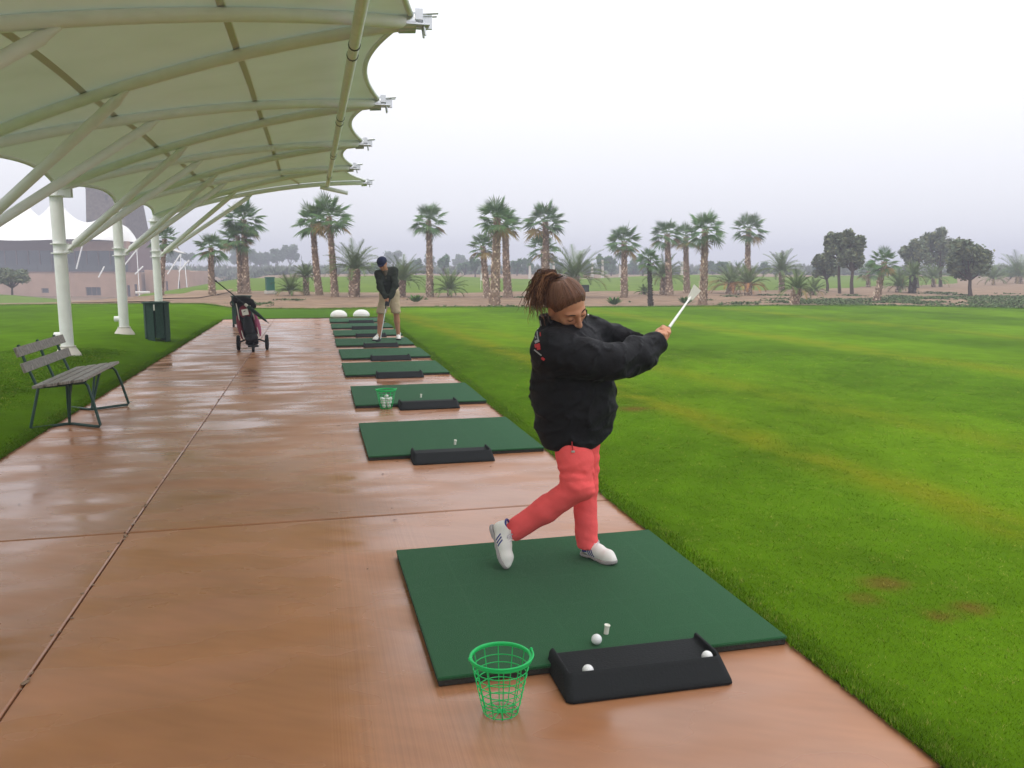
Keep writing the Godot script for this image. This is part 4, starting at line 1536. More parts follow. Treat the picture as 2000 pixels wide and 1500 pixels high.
		for k in 21:
			var tt := k / 20.0 * 5.0
			var a := mini(int(tt), 4)
			var fr := tt - a
			fr = fr * fr * (3 - 2 * fr)
			var wv := 0.0055 * (k / 20.0)
			pts.append(ctl[a].lerp(ctl[a + 1], fr) + Vector3(sin(ph + k * 1.5), cos(ph * 1.3 + k * 1.3), sin(ph * 0.7 + k * 1.7)) * wv - base)
		var r := rng.randf_range(0.0010, 0.0019)
		var rad := []
		for k in 21: rad.append(r * (0.7 + 0.5 * sin(PI * k / 20.0)) * (1.0 - 0.75 * pow(k / 20.0, 4)))
		(mb if i % 3 else mb2).tube(pts, rad, 4)
	put("ponytail", mb.mesh(), M.hair, hair)
	put("light_locks", mb2.mesh(), M.hair_tip, hair)
	# --- jacket
	var jb := [
		[Vector3(1.232, 0.70, -3.875), Vector3(1.238, 0.80, -3.89), 0.150, 0.180],
		[Vector3(1.238, 0.80, -3.90), Vector3(1.235, 0.92, -3.90), 0.180, 0.190],
		[Vector3(1.235, 0.92, -3.90), Vector3(1.205, 1.07, -3.89), 0.190, 0.174],
		[Vector3(1.205, 1.06, -3.89), Vector3(1.185, 1.15, -3.89), 0.168, 0.118],
		[Vector3(1.185, 1.15, -3.89), Vector3(1.175, 1.23, -3.90), 0.110, 0.080],
		[Vector3(1.10, 1.135, -3.76), Vector3(1.185, 1.10, -3.86), 0.100, 0.12],
		[Vector3(1.36, 1.185, -4.01), Vector3(1.21, 1.14, -3.92), 0.095, 0.12]]
	var arm_r := [
		[Vector3(1.10, 1.135, -3.76), Vector3(1.22, 1.105, -3.685), 0.096, 0.088],
		[Vector3(1.22, 1.105, -3.685), Vector3(1.35, 1.092, -3.66), 0.088, 0.082],
		[Vector3(1.35, 1.092, -3.66), Vector3(1.49, 1.112, -3.71), 0.082, 0.076],
		[Vector3(1.49, 1.112, -3.71), Vector3(1.615, 1.162, -3.765), 0.074, 0.054]]
	var arm_l := [
		[Vector3(1.38, 1.190, -4.02), Vector3(1.54, 1.150, -4.0), 0.095, 0.076],
		[Vector3(1.54, 1.150, -4.0), Vector3(1.628, 1.168, -3.855), 0.074, 0.052]]
	var wn := noise(92, 1.0, 2)
	var fj := func(p: Vector3) -> float:
		var d := bones(p, jb, 0.07)
		d = smin(d, bones(p, arm_r, 0.045), 0.035)
		d = smin(d, bones(p, arm_l, 0.045), 0.035)
		# slack folds: drawn slantwise across the back, round the sleeves
		if absf(d) < 0.05:
			var s := wn.get_noise_3d(p.x * 2.0 + p.y * 3.0, p.y * 6.5 - p.x * 3.5, p.z * 2.5)
			var r := 1.0 - absf(wn.get_noise_3d(p.x * 2.6 - p.y * 2.0 + 7.0, p.y * 5.0 + p.x * 3.0, p.z * 3.0))
			var cr := clampf(1.0 - 3.2 * absf(wn.get_noise_3d(p.x * 3.5 + p.y * 4.5, p.y * 7.0 - p.x * 6.0 + 9.0, p.z * 3.0)), 0, 1)
			d += 0.012 * s - 0.014 * (r - 0.75) - 0.009 * cr * cr
			var sl := p.x - 1.30
			if sl > 0: d += 0.0035 * sin(sl * 42.0 + p.y * 30.0 + 4.0 * s) * ss(0, 0.1, sl)
		var hem := 0.640 + 0.16 * maxf(0.0, p.x - 1.22) + 0.55 * maxf(0.0, p.x - 1.30)
		d = smax(d, hem - p.y, 0.022)
		# sleeve ends cut square
		d = smax(d, (p - Vector3(1.634, 1.168, -3.77)).dot(Vector3(0.86, 0.36, -0.36)), 0.010)
		# stand-up collar, open at the throat
		var c := p - Vector3(1.178, 1.262, -3.875)
		c.y -= c.x * 0.10
		var rad := Vector2(c.x, c.z).length()
		var col := maxf(absf(rad - 0.108 - c.y * 0.22) - 0.008, absf(c.y) - 0.052)
		var open := (Vector2(c.x, c.z).normalized()).dot(Vector2(0.30, 0.954))
		col = maxf(col, (open - 0.25) * 0.09)
		d = smin(d, col, 0.020)
		return d
	mb = MB.new()
	field(mb, fj, Vector3(0.96, 0.60, -4.18), Vector3(1.70, 1.36, -3.52), 0.0105, X)
	var jk := put("jacket", mb.mesh(), M.jacket, o, "loose black windproof jacket with an emblem on the back")
	# printed emblem laid on the back of the jacket
	var on := func(x: float, y: float) -> Vector3:
		var p := Vector3(x, y, -3.83)
		var d := Vector3(-0.29, 0.06, 0.955).normalized()
		var t := 0.45
		while t > -0.4 and fj.call(p + d * t) > 0.003: t -= 0.003
		return p + d * (t + 0.003)
	for l in [[[1.025, 1.238], [1.038, 1.194], 0.0031, 0], [[1.022, 1.179], [1.044, 1.189], 0.0062, 0], [[1.020, 1.145], [1.057, 1.119], 0.0031, 0], [[1.044, 1.279], [1.049, 1.253], 0.0023, 0], [[1.017, 1.207], [1.028, 1.197], 0.0023, 0], [[1.022, 1.161], [1.049, 1.168], 0.0083, 1], [[1.033, 1.150], [1.051, 1.153], 0.0062, 1], [[1.057, 1.109], [1.072, 1.099], 0.0057, 1], [[1.046, 1.225], [1.049, 1.207], 0.0031, 1]]:
		mb = MB.new()
		var a := Vector2(l[0][0], l[0][1])
		var b := Vector2(l[1][0], l[1][1])
		var n2: Vector2 = (b - a).normalized().orthogonal() * l[2]
		for i in 4:
			var s := a.lerp(b, i / 4.0)
			var e := a.lerp(b, (i + 1) / 4.0)
			var q := [on.call(s.x - n2.x, s.y - n2.y), on.call(e.x - n2.x, e.y - n2.y), on.call(e.x + n2.x, e.y + n2.y), on.call(s.x + n2.x, s.y + n2.y)]
			for k in 4: q[k] -= base
			if (q[2] - q[0]).cross(q[3] - q[1]).dot(Vector3(-0.3, 0, 1)) < 0: q.reverse()
			mb.quad(q[0], q[1], q[2], q[3])
		put("emblem", mb.mesh(), M.emblem_red if l[3] else M.emblem_grey, jk)
	# hem toggle, collar stud, shirt at the throat
	mb = MB.new()
	mb.tube([on.call(1.209, 0.700) - base, on.call(1.209, 0.685) - base, on.call(1.212, 0.672) - base + Vector3(0, -0.006, 0.004), on.call(1.212, 0.672) - base + Vector3(0, -0.014, 0.004)], 0.003, 6)
	put("hem_tab", mb.mesh(), M.emblem_red, jk)
	mb = MB.new()
	mb.cbox(on.call(1.212, 0.672) - base + Vector3(0.001, -0.02, 0.006), Vector3(0.009, 0.005, 0.005), 0.002)
	put("toggle", mb.mesh(), M.steel, jk)
	mb = MB.new()
	mb.ball(Vector3(1.297, 1.300, -3.868) - base, Vector3.ONE * 0.0055, 10, 8)
	put("collar_stud", mb.mesh(), M.steel, jk)
	mb = MB.new()
	mb.ball(Vector3(1.262, 1.225, -3.86) - base, Vector3(0.034, 0.026, 0.034), 14, 10)
	put("shirt", mb.mesh(), M.shirt, o)
	# --- trousers
	var tb := [
		[Vector3(1.20, 0.78, -3.86), Vector3(1.31, 0.78, -3.96), 0.115, 0.110],
		[Vector3(1.185, 0.77, -3.84), Vector3(1.212, 0.60, -3.79), 0.098, 0.082],
		[Vector3(1.212, 0.60, -3.79), Vector3(1.228, 0.475, -3.765), 0.082, 0.071],
		[Vector3(1.228, 0.475, -3.765), Vector3(1.09, 0.335, -3.87), 0.069, 0.061],
		[Vector3(1.09, 0.335, -3.87), Vector3(0.925, 0.178, -3.995), 0.060, 0.057]]
	var tl := [
		[Vector3(1.318, 0.76, -3.965), Vector3(1.318, 0.43, -3.955), 0.088, 0.067],
		[Vector3(1.318, 0.43, -3.955), Vector3(1.338, 0.10, -3.955), 0.066, 0.056]]
	var ft := func(p: Vector3) -> float:
		var d1 := bones(p, tb, 0.04)
		var d2 := bones(p, tl, 0.04)
		# cuffs
		d1 = smax(d1, (p - Vector3(0.955, 0.188, -3.975)).dot(Vector3(-0.66, -0.60, -0.45)) - 0.012, 0.008)
		d2 = smax(d2, 0.090 - p.y, 0.008)
		var d := smin(d1, d2, 0.02)
		if absf(d) < 0.04:
			var s := wn.get_noise_3d(p.x * 2.0, p.y * 9.0 + p.x * 5.0, p.z * 2.5 + 3.0)
			var knee := 1.25 * exp(-pow((p.y - 0.50) / 0.13, 2)) + 0.7 * exp(-pow((p.y - 0.13) / 0.06, 2)) + 0.35
			d += 0.0075 * s * knee
			d += 0.0035 * sin(p.y * 75.0 - p.x * 45.0 + 6.0 * s) * exp(-pow((p.y - 0.52) / 0.10, 2))
		return d
	mb = MB.new()
	field(mb, ft, Vector3(0.80, 0.08, -4.12), Vector3(1.46, 0.92, -3.64), 0.010, X)
	put("trousers", mb.mesh(), M.trousers, o, "loose coral red trousers")
	# --- shoes
	var fd := dirv(0.66, 0, 0.75).normalized()
	make_shoe(o, X * Transform3D(Basis(Vector3.UP.cross(fd), Vector3.UP, fd), Vector3(1.322, 0.039, -4.01)), M.shoe, M.shoe_sole, M.shoe_blue, 0.98)
	var f2 := dirv(0.07, -0.198, 0.105).normalized()
	var u2 := dirv(0.86, 0.42, 0.25)
	u2 = (u2 - f2 * u2.dot(f2)).normalized()
	var toe := Vector3(0.885, 0.044, -3.875)
	make_shoe(o, X * Transform3D(Basis(u2.cross(f2), u2, f2), toe - f2 * 0.238 - u2 * 0.012), M.shoe, M.shoe_sole, M.shoe_blue, 0.98)
	for s in [[Vector3(1.335, 0.13, -3.965), Vector3(1.34, 0.07, -3.955)], [Vector3(0.96, 0.21, -3.965), Vector3(0.905, 0.165, -4.0)]]:
		mb = MB.new()
		mb.tube([s[0] - base, s[1] - base], 0.030, 12)
		put("sock", mb.mesh(), M.shoe_blue, o)
	# --- the club she swings
	var c := thing("golf_club", "pale golf club held out to the right by the golfer in black", "golf club", grip)
	mb = MB.new()
	mb.tube([club_dir * -0.085, club_dir * -0.08, club_dir * 0.17, club_dir * 0.175], [0.010, 0.0135, 0.0105, 0.007], 10)
	put("grip", mb.mesh(), M.rubber, c)
	mb = MB.new()
	mb.tube([club_dir * 0.17, club_dir * 0.95], [0.0078, 0.0058], 10)
	put("shaft", mb.mesh(), M.sticker, c)
	mb = MB.new()
	var e := club_dir.cross(Vector3.UP).normalized()
	var h1 := dirv(0.50, 0.80, 0.0).normalized()
	var h2 := h1.cross(dirv(0, 0, 1)).normalized()
	mb.tube([club_dir * 0.90, club_dir * 0.96, club_dir * 0.965 + h1 * 0.012], [0.008, 0.0085, 0.0085], 10)
	mb.prism([club_dir * 0.96 - h2 * 0.012, club_dir * 0.96 + h2 * 0.020, club_dir * 0.96 + h2 * 0.032 + h1 * 0.075, club_dir * 0.96 - h2 * 0.022 + h1 * 0.085], h1.cross(h2) * 0.012)
	put("club_head", mb.mesh(), M.sticker, c)

func build_man() -> void:
	var base := Vector3(1.42, 0.038, -16.66)
	var o := thing("person", "distant golfer in navy cap, dark cardigan and khaki shorts bending over a club", "person", base)
	var X := Transform3D(Basis.IDENTITY, -base)
	var hand := Vector3(1.371, 0.845, -16.25)
	var cd := (Vector3(1.20, 0.06, -16.02) - hand).normalized()
	# skin: head, neck, hands, lower legs
	var hc := Vector3(1.298, 1.545, -16.31)
	var f := dirv(-0.05, -0.62, 0.78).normalized()
	var u := dirv(-0.12, 0.78, 0.60)
	u = (u - f * u.dot(f)).normalized()
	var hb := Basis(u.cross(f).normalized(), u, f)
	var hx := X * Transform3D(hb, hc)
	var mb := MB.new()
	var nl := hb.transposed() * (Vector3(1.36, 1.41, -16.44) - hc)
	field(mb, func(p: Vector3) -> float: return smin(head_field(p * 0.96), cap(p, Vector3(0, -0.045, -0.03), nl, 0.056, 0.060), 0.025), Vector3(-0.14, -0.2, -0.2), Vector3(0.14, 0.13, 0.14), 0.008, hx)
	var legs := [
		[Vector3(1.275, 0.60, -16.6), Vector3(1.262, 0.42, -16.62), 0.060, 0.058],
		[Vector3(1.262, 0.42, -16.62), Vector3(1.232, 0.10, -16.63), 0.057, 0.036],
		[Vector3(1.582, 0.59, -16.66), Vector3(1.595, 0.41, -16.69), 0.060, 0.058],
		[Vector3(1.595, 0.41, -16.69), Vector3(1.626, 0.10, -16.72), 0.057, 0.036]]
	var lb := bounds(legs, 0.08)
	field(mb, func(p: Vector3) -> float: return bones(p, legs, 0.03), lb.position, lb.end, 0.012, X)
	var h1 := hand_bones(hand, cd, (CT * -0.6 + CR * -0.8 - cd * (CT * -0.6 + CR * -0.8).dot(cd)).normalized(), Vector3(1.335, 0.90, -16.28))
	var hbx := bounds(h1, 0.04)
	field(mb, func(p: Vector3) -> float: return bones(p, h1, 0.008), hbx.position, hbx.end, 0.006, X)
	put("body", mb.mesh(), M.skin_dark, o)
	var h2 := hand_bones(hand + cd * 0.075, cd, (CT * -0.6 + CR * 0.8 - cd * (CT * -0.6 + CR * 0.8).dot(cd)).normalized(), Vector3(1.43, 0.90, -16.28), 1.12)
	hbx = bounds(h2, 0.04)
	mb = MB.new()
	field(mb, func(p: Vector3) -> float: return bones(p, h2, 0.008), hbx.position, hbx.end, 0.006, X)
	put("glove", mb.mesh(), M.glove, o)
	var wn := noise(93, 1.0, 3)
	# cardigan with both arms reaching down to the grip
	var cb := [
		[Vector3(1.46, 0.95, -16.75), Vector3(1.40, 1.20, -16.60), 0.155, 0.165],
		[Vector3(1.40, 1.20, -16.60), Vector3(1.375, 1.34, -16.52), 0.165, 0.125],
		[Vector3(1.245, 1.335, -16.48), Vector3(1.525, 1.395, -16.50), 0.082, 0.085],
		[Vector3(1.235, 1.335, -16.47), Vector3(1.258, 1.085, -16.37), 0.078, 0.062],
		[Vector3(1.258, 1.085, -16.37), Vector3(1.338, 0.90, -16.28), 0.060, 0.046],
		[Vector3(1.535, 1.395, -16.48), Vector3(1.545, 1.13, -16.37), 0.078, 0.062],
		[Vector3(1.545, 1.13, -16.37), Vector3(1.428, 0.90, -16.28), 0.060, 0.046]]
	var bx := bounds(cb, 0.2)
	mb = MB.new()
	var fcard := func(p: Vector3) -> float:
		var d := bones(p, cb, 0.045)
		if absf(d) < 0.05: d += 0.016 * wn.get_noise_3d(p.x * 5.0, p.y * 9.0, p.z * 5.0)
		# open neck
		return smax(d, -cap(p, Vector3(1.352, 1.43, -16.30), Vector3(1.372, 1.27, -16.37), 0.035, 0.012), 0.01)
	field(mb, fcard, bx.position, bx.end, 0.014, X)
	put("cardigan", mb.mesh(), M.cardigan, o)
	mb = MB.new()
	mb.tube([Vector3(1.355, 1.42, -16.41) - base, Vector3(1.372, 1.26, -16.445) - base], [0.062, 0.03], 10)
	put("polo_shirt", mb.mesh(), M.polo, o)
	var sbn := [
		[Vector3(1.40, 0.94, -16.76), Vector3(1.53, 0.94, -16.78), 0.145, 0.145],
		[Vector3(1.385, 0.90, -16.74), Vector3(1.282, 0.60, -16.60), 0.115, 0.098],
		[Vector3(1.54, 0.90, -16.76), Vector3(1.578, 0.60, -16.66), 0.115, 0.098]]
	bx = bounds(sbn, 0.16)
	mb = MB.new()
	var fsh := func(p: Vector3) -> float:
		var d := bones(p, sbn, 0.03)
		if absf(d) < 0.04: d += 0.012 * wn.get_noise_3d(p.x * 5.0 + 4.0, p.y * 7.0, p.z * 5.0)
		return smax(smax(d, 0.565 - p.y, 0.01), p.y - 1.04, 0.01)
	field(mb, fsh, bx.position, bx.end, 0.013, X)
	put("shorts", mb.mesh(), M.shorts, o)
	# soft cap with a short peak
	mb = MB.new()
	var fcap := func(p: Vector3) -> float:
		var d := ell(p, Vector3(0, 0.045, -0.012), Vector3(0.098, 0.082, 0.112))
		d = smax(d, 0.022 - p.y + p.z * 0.10, 0.012)
		var pk := ell(p, Vector3(0, 0.038, 0.075), Vector3(0.075, 0.012, 0.085))
		return smin(d, pk, 0.015)
	field(mb, fcap, Vector3(-0.14, -0.03, -0.16), Vector3(0.14, 0.16, 0.18), 0.009, hx)
	put("cap", mb.mesh(), M.cap, o)
	for s in [[Vector3(1.235, 0.039, -16.70), dirv(-0.25, 0, 0.95)], [Vector3(1.63, 0.039, -16.79), dirv(0.12, 0, 0.98)]]:
		var fd: Vector3 = s[1].normalized()
		make_shoe(o, X * Transform3D(Basis(Vector3.UP.cross(fd), Vector3.UP, fd), s[0]), M.shoe, M.rubber, M.rubber, 1.12, false)
	for s in [[Vector3(1.232, 0.17, -16.63), Vector3(1.235, 0.09, -16.645)], [Vector3(1.626, 0.17, -16.72), Vector3(1.63, 0.09, -16.735)]]:
		mb = MB.new()
		mb.tube([s[0] - base, s[1] - base], 0.042, 12)
		put("sock", mb.mesh(), M.shoe, o)
	var c := thing("golf_club", "golf club held down to the mat by the man in the navy cap", "golf club", hand)
	mb = MB.new()
	mb.tube([cd * -0.08, cd * 0.18], [0.0135, 0.0105], 10)
	put("grip", mb.mesh(), M.rubber, c)
	mb = MB.new()
	mb.tube([cd * 0.17, cd * 0.80], [0.008, 0.006], 10)
	put("shaft", mb.mesh(), M.steel, c)
	mb = MB.new()
	mb.tube([cd * 0.78, cd * 0.81, cd * 0.815 + CR * -0.02, cd * 0.815 + CR * -0.08], [0.009, 0.012, 0.016, 0.022], 10)
	put("club_head", mb.mesh(), M.dark_steel, c)

# ---------------------------------------------------------------- plants
func leafy(mb: MB, c: Color, k: float) -> void:
	mb.use_col = true
	var s := rng.randf_range(1.0 - k, 1.0 + k)
	var y := rng.randf_range(-0.12, 0.16)
	mb.cur = Color(c.r * s * (1.0 + y), c.g * s, c.b * s * (1.0 - y))

# trunk wrapped in the stubs of cut leaves
func palm_trunk(P: Vector3, C: Vector3, r0: float, r1: float, stubs: bool, dark := false) -> MB:
	var mb := MB.new()
	mb.use_col = true
	var mid := (P + C) * 0.5 + Vector3(rng.randf_range(-0.06, 0.06), 0, rng.randf_range(-0.06, 0.06)) * (C - P).length() * 0.4
	var pts := []
	var rad := []
	for i in 9:
		var t := i / 8.0
		pts.append(P.lerp(mid, t).lerp(mid.lerp(C, t), t))
		rad.append(lerpf(r0, r1, pow(t, 0.7)) * (1.12 if i == 0 else 1.0))
	mb.cur = Color(0.06, 0.05, 0.042) if dark else Color(0.23, 0.165, 0.12)
	mb.tube(pts, rad, 10)
	if stubs:
		var H := (C - P).length()
		var rows := int(clampf(H / 0.085, 8, 48))
		for j in rows:
			var t := (j + 0.5) / rows
			var c := P.lerp(mid, t).lerp(mid.lerp(C, t), t)
			var r := lerpf(r0, r1, pow(t, 0.6))
			for k in 7:
				var a := TAU * (k + 0.5 * (j % 2) + rng.randf_range(-0.15, 0.15)) / 7.0
				var d := Vector3(cos(a), 0, sin(a))
				var s := Vector3(-sin(a), 0, cos(a))
				var w := r * rng.randf_range(0.24, 0.42)
				var h := rng.randf_range(0.07, 0.13)
				var skew := s * rng.randf_range(-0.7, 0.7) * w * 2.0
				var g := rng.randf_range(0.55, 1.25)
				if dark: mb.cur = Color(0.07, 0.06, 0.05) * g
				elif rng.randf() < 0.62 - 0.3 * t: mb.cur = Color(0.66, 0.53, 0.42) * g
				else: mb.cur = Color(0.31, 0.22, 0.165) * g
				var q := c + d * r * 0.96
				var tip := q + d * (0.025 + 0.05 * rng.randf()) + Vector3(0, h, 0) + skew
				mb.tri(q - s * w, q + s * w, tip)
				mb.tri(q + s * w, q - s * w + Vector3(0, -0.03, 0), q + d * 0.035 + Vector3(0, -0.015, 0))
				mb.tri(q - s * w, tip, q - s * w * 0.4 + Vector3(0, h * 0.8, 0))
	return mb

func fan_leaf(mb: MB, o: Vector3, d: Vector3, L: float, droop: float, col: Color) -> void:
	# petiole, then a pleated fan split at the rim
	var side := d.cross(Vector3.UP).normalized()
	if side.length() < 0.5: side = Vector3.RIGHT
	side = side.rotated(d, rng.randf_range(-0.5, 0.5))
	var up := side.cross(d).normalized()
	var pl := L * 0.48
	var hub := o + d * pl - Vector3(0, droop * 0.10 * L, 0)
	mb.cur = Color(col.r * 1.3, col.g * 1.15, col.b)
	var w := 0.012 * L + 0.008
	mb.quad(o - side * w, o + side * w, hub + side * w * 0.6, hub - side * w * 0.6)
	var n := 17
	for i in n:
		var a := lerpf(-1.75, 1.75, i / float(n - 1)) + rng.randf_range(-0.05, 0.05)
		var e := d * cos(a) + side * sin(a)
		var e2 := d * cos(a + 0.085) + side * sin(a + 0.085)
		var e1 := d * cos(a - 0.085) + side * sin(a - 0.085)
		var ll := L * 0.62 * (0.8 + 0.2 * cos(a)) * rng.randf_range(0.85, 1.1)
		leafy(mb, col, 0.22)
		var m := hub + e * ll * 0.55 + up * 0.02 * L - Vector3(0, droop * 0.08 * L, 0)
		var tip := hub + e * ll - Vector3(0, droop * ll * rng.randf_range(0.25, 0.6), 0)
		var r1 := hub + e1 * ll * 0.56 - Vector3(0, droop * 0.10 * L, 0)
		var r2 := hub + e2 * ll * 0.56 - Vector3(0, droop * 0.10 * L, 0)
		mb.tri(hub, r1, m)
		mb.tri(hub, m, r2)
		mb.tri(r1, tip, m)
		mb.tri(m, tip, r2)

func fan_palm(P: Vector3, C: Vector3, R: float, label: String) -> void:
	var o := thing("fan_palm", label, "palm tree", P, 0.0, "fan palms on the dirt bank")
	var H := (C - P).length()
	var dark := label.contains("dark bare")
	var r0 := (0.10 if dark else clampf(0.115 + 0.024 * H, 0.12, 0.21)) * rng.randf_range(0.9, 1.1)
	put("trunk", palm_trunk(Vector3(0, -0.1, 0), C - P, r0, r0 * 0.55, true, dark).mesh(), M.trunk, o)
	var mb := MB.new()
	var N := int(clampf(19 + R * 7, 20, 30))
	for i in N:
		var t := (i + 0.5) / N
		var el := lerpf(1.35, -0.75, pow(t, 0.9)) + rng.randf_range(-0.12, 0.12)
		var az := i * 2.39996 + rng.randf_range(-0.25, 0.25)
		var d := Vector3(cos(az) * cos(el), sin(el), sin(az) * cos(el))
		var c: Color = M.fan_leaf_c
		if t > 0.82 and rng.randf() < 0.45: c = M.dead_leaf_c.lerp(M.fan_leaf_c, 0.45)
		fan_leaf(mb, C - P + d * 0.05, d, R * rng.randf_range(0.82, 1.1), lerpf(0.1, 0.85, t), c)
	put("crown", mb.mesh(), M.fan_leaf, o)

func date_palm(P: Vector3, C: Vector3, R: float, T: float, tr: float, label: String) -> void:
	var o := thing("date_palm", label, "palm tree", P, 0.0, "date palms on the dirt bank")
	var orange := label.contains("orange")
	if (C - P).length() > 0.12 or tr > 0.1:
		put("trunk", palm_trunk(Vector3(0, -0.1, 0), C - P + Vector3(0, 0.05, 0), tr * 0.9, tr * 0.78, true, label.contains("dark stump")).mesh(), M.trunk, o)
	else:
		put("trunk", palm_trunk(Vector3(0, -0.1, 0), C - P + Vector3(0, 0.14, 0), tr * 1.2 + 0.03, tr, true).mesh(), M.trunk, o)
	var mb := MB.new()
	var N := int(clampf(26 + R * 14, 22, 46))
	for i in N:
		var t := (i + 0.5) / N
		var el := lerpf(1.4, 0.12, pow(t, 0.8)) + rng.randf_range(-0.12, 0.12)
		var az := i * 2.39996 + rng.randf_range(-0.3, 0.3)
		var hd := Vector3(cos(az), 0, sin(az))
		var L := (R * 1.25 * (1.0 - 0.15 * t) if T < R * 1.1 else lerpf(T * 1.02, R * 1.3, pow(t, 0.7))) * rng.randf_range(0.85, 1.08)
		var c: Color = M.date_leaf_c
		if orange and t > 0.68: c = M.dead_leaf_c
		elif t > 0.9 and rng.randf() < 0.3: c = M.dead_leaf_c.lerp(c, 0.5)
		# arching rachis
		var pts := []
		var p := C - P
		var a := el
		var S := 9
		for s in S + 1:
			pts.append(p)
			p += (hd * cos(a) + Vector3(0, sin(a), 0)) * L / S
			a -= lerpf(0.05, 0.17, t) * (0.5 + s * 0.16)
		leafy(mb, c, 0.15)
		var side := hd.cross(Vector3.UP)
		for s in S:
			mb.quad(pts[s] - side * 0.012, pts[s] + side * 0.012, pts[s + 1] + side * 0.008, pts[s + 1] - side * 0.008)
		var K := 20
		for k in K:
			var tt := 0.14 + 0.86 * k / K
			var f := tt * S
			var b := mini(int(f), S - 1)
			var q: Vector3 = pts[b].lerp(pts[b + 1], f - b)
			var dir: Vector3 = (pts[b + 1] - pts[b]).normalized()
			var nrm := side.cross(dir).normalized()
			for sg in [-1.0, 1.0]:
				leafy(mb, c, 0.25)
				var ll := L * 0.24 * sin(PI * (0.18 + 0.74 * tt)) * rng.randf_range(0.8, 1.15)
				var e: Vector3 = (dir * 0.75 + side * sg * 0.75 + nrm * (0.35 + rng.randf_range(-0.15, 0.15))).normalized()
				var w := dir * (0.011 + 0.006 * L)
				mb.tri(q - w, q + w, q + e * ll - Vector3(0, 0.04 * ll, 0))
	put("crown", mb.mesh(), M.date_leaf, o)

func broadleaf(P: Vector3, C: Vector3, hw: float, hh: float, label: String, kind: String) -> void:
	var near := kind == "olive"
	var o := thing("olive_tree" if near else ("far_tree" if kind == "far" else "row_tree"), label, "tree", P, 0.0, {"olive": "olive trees", "far": "hazy trees on the horizon", "mid": "trees in the row behind the fairway"}[kind])
	var mb := MB.new()
	var c := C - P
	var lobes := []
	var NL := 15 if near else 7
	for i in NL:
		var a := TAU * i / NL + rng.randf_range(-0.5, 0.5)
		var ph := rng.randf_range(-0.75, 0.9)
		lobes.append([c + Vector3(cos(a) * hw * 0.68 * cos(ph), hh * 0.74 * sin(ph) + rng.randf_range(-0.14, 0.14) * hh, sin(a) * hw * 0.68 * cos(ph)), rng.randf_range(0.22, 0.46)])
	lobes.append([c, 0.5])
	var r := 0.035 * hh + 0.045
	var fork := c - Vector3(0, hh * 0.95, 0)
	if fork.y < 0.15: fork.y = 0.15
	fork.x *= 0.3
	fork.z *= 0.3
	mb.tube([Vector3(0, -0.1, 0), fork * 0.5 + Vector3(rng.randf_range(-0.05, 0.05), 0, 0), fork], [r * 1.25, r, r * 0.85], 8)
	for l in lobes:
		var m: Vector3 = fork.lerp(l[0], 0.5) + Vector3(rng.randf_range(-0.1, 0.1), -0.06 * hh, rng.randf_range(-0.1, 0.1))
		mb.tube([fork, m, l[0]], [r * 0.6, r * 0.4, r * 0.12], 6)
	put("trunk", mb.mesh(), M.bark, o)
	mb = MB.new()
	hw *= 1.12
	hh *= 1.1
	var N := 7500 if near else (1500 if kind == "mid" else 1300)
	var sz: float = 0.115 if near else (0.24 if kind == "mid" else 0.42)
	var col: Color = M[kind + "_leaf_c"]
	for i in N:
		var l: Array = lobes[rng.randi() % lobes.size()]
		var d := Vector3(rng.randfn(0, 1), rng.randfn(0, 1), rng.randfn(0, 1)).normalized()
		var rr := pow(rng.randf(), 0.5) * rng.randf_range(0.7, 1.3)
		var p: Vector3 = l[0] + d * Vector3(hw, hh * 0.8, hw) * l[1] * rr
		var e := Vector3(rng.randfn(0, 1), rng.randfn(0, 0.7), rng.randfn(0, 1)).normalized()
		var g := e.cross(Vector3(rng.randfn(0, 1), rng.randfn(0, 1), rng.randfn(0, 1))).normalized()
		var s := sz * rng.randf_range(0.6, 1.3)
		leafy(mb, col, 0.3)
		mb.tri(p - e * s, p + g * s * 0.45, p + e * s)
		mb.tri(p - e * s, p + e * s, p - g * s * 0.45)
	put("crown", mb.mesh(), M[kind + "_leaf"], o)

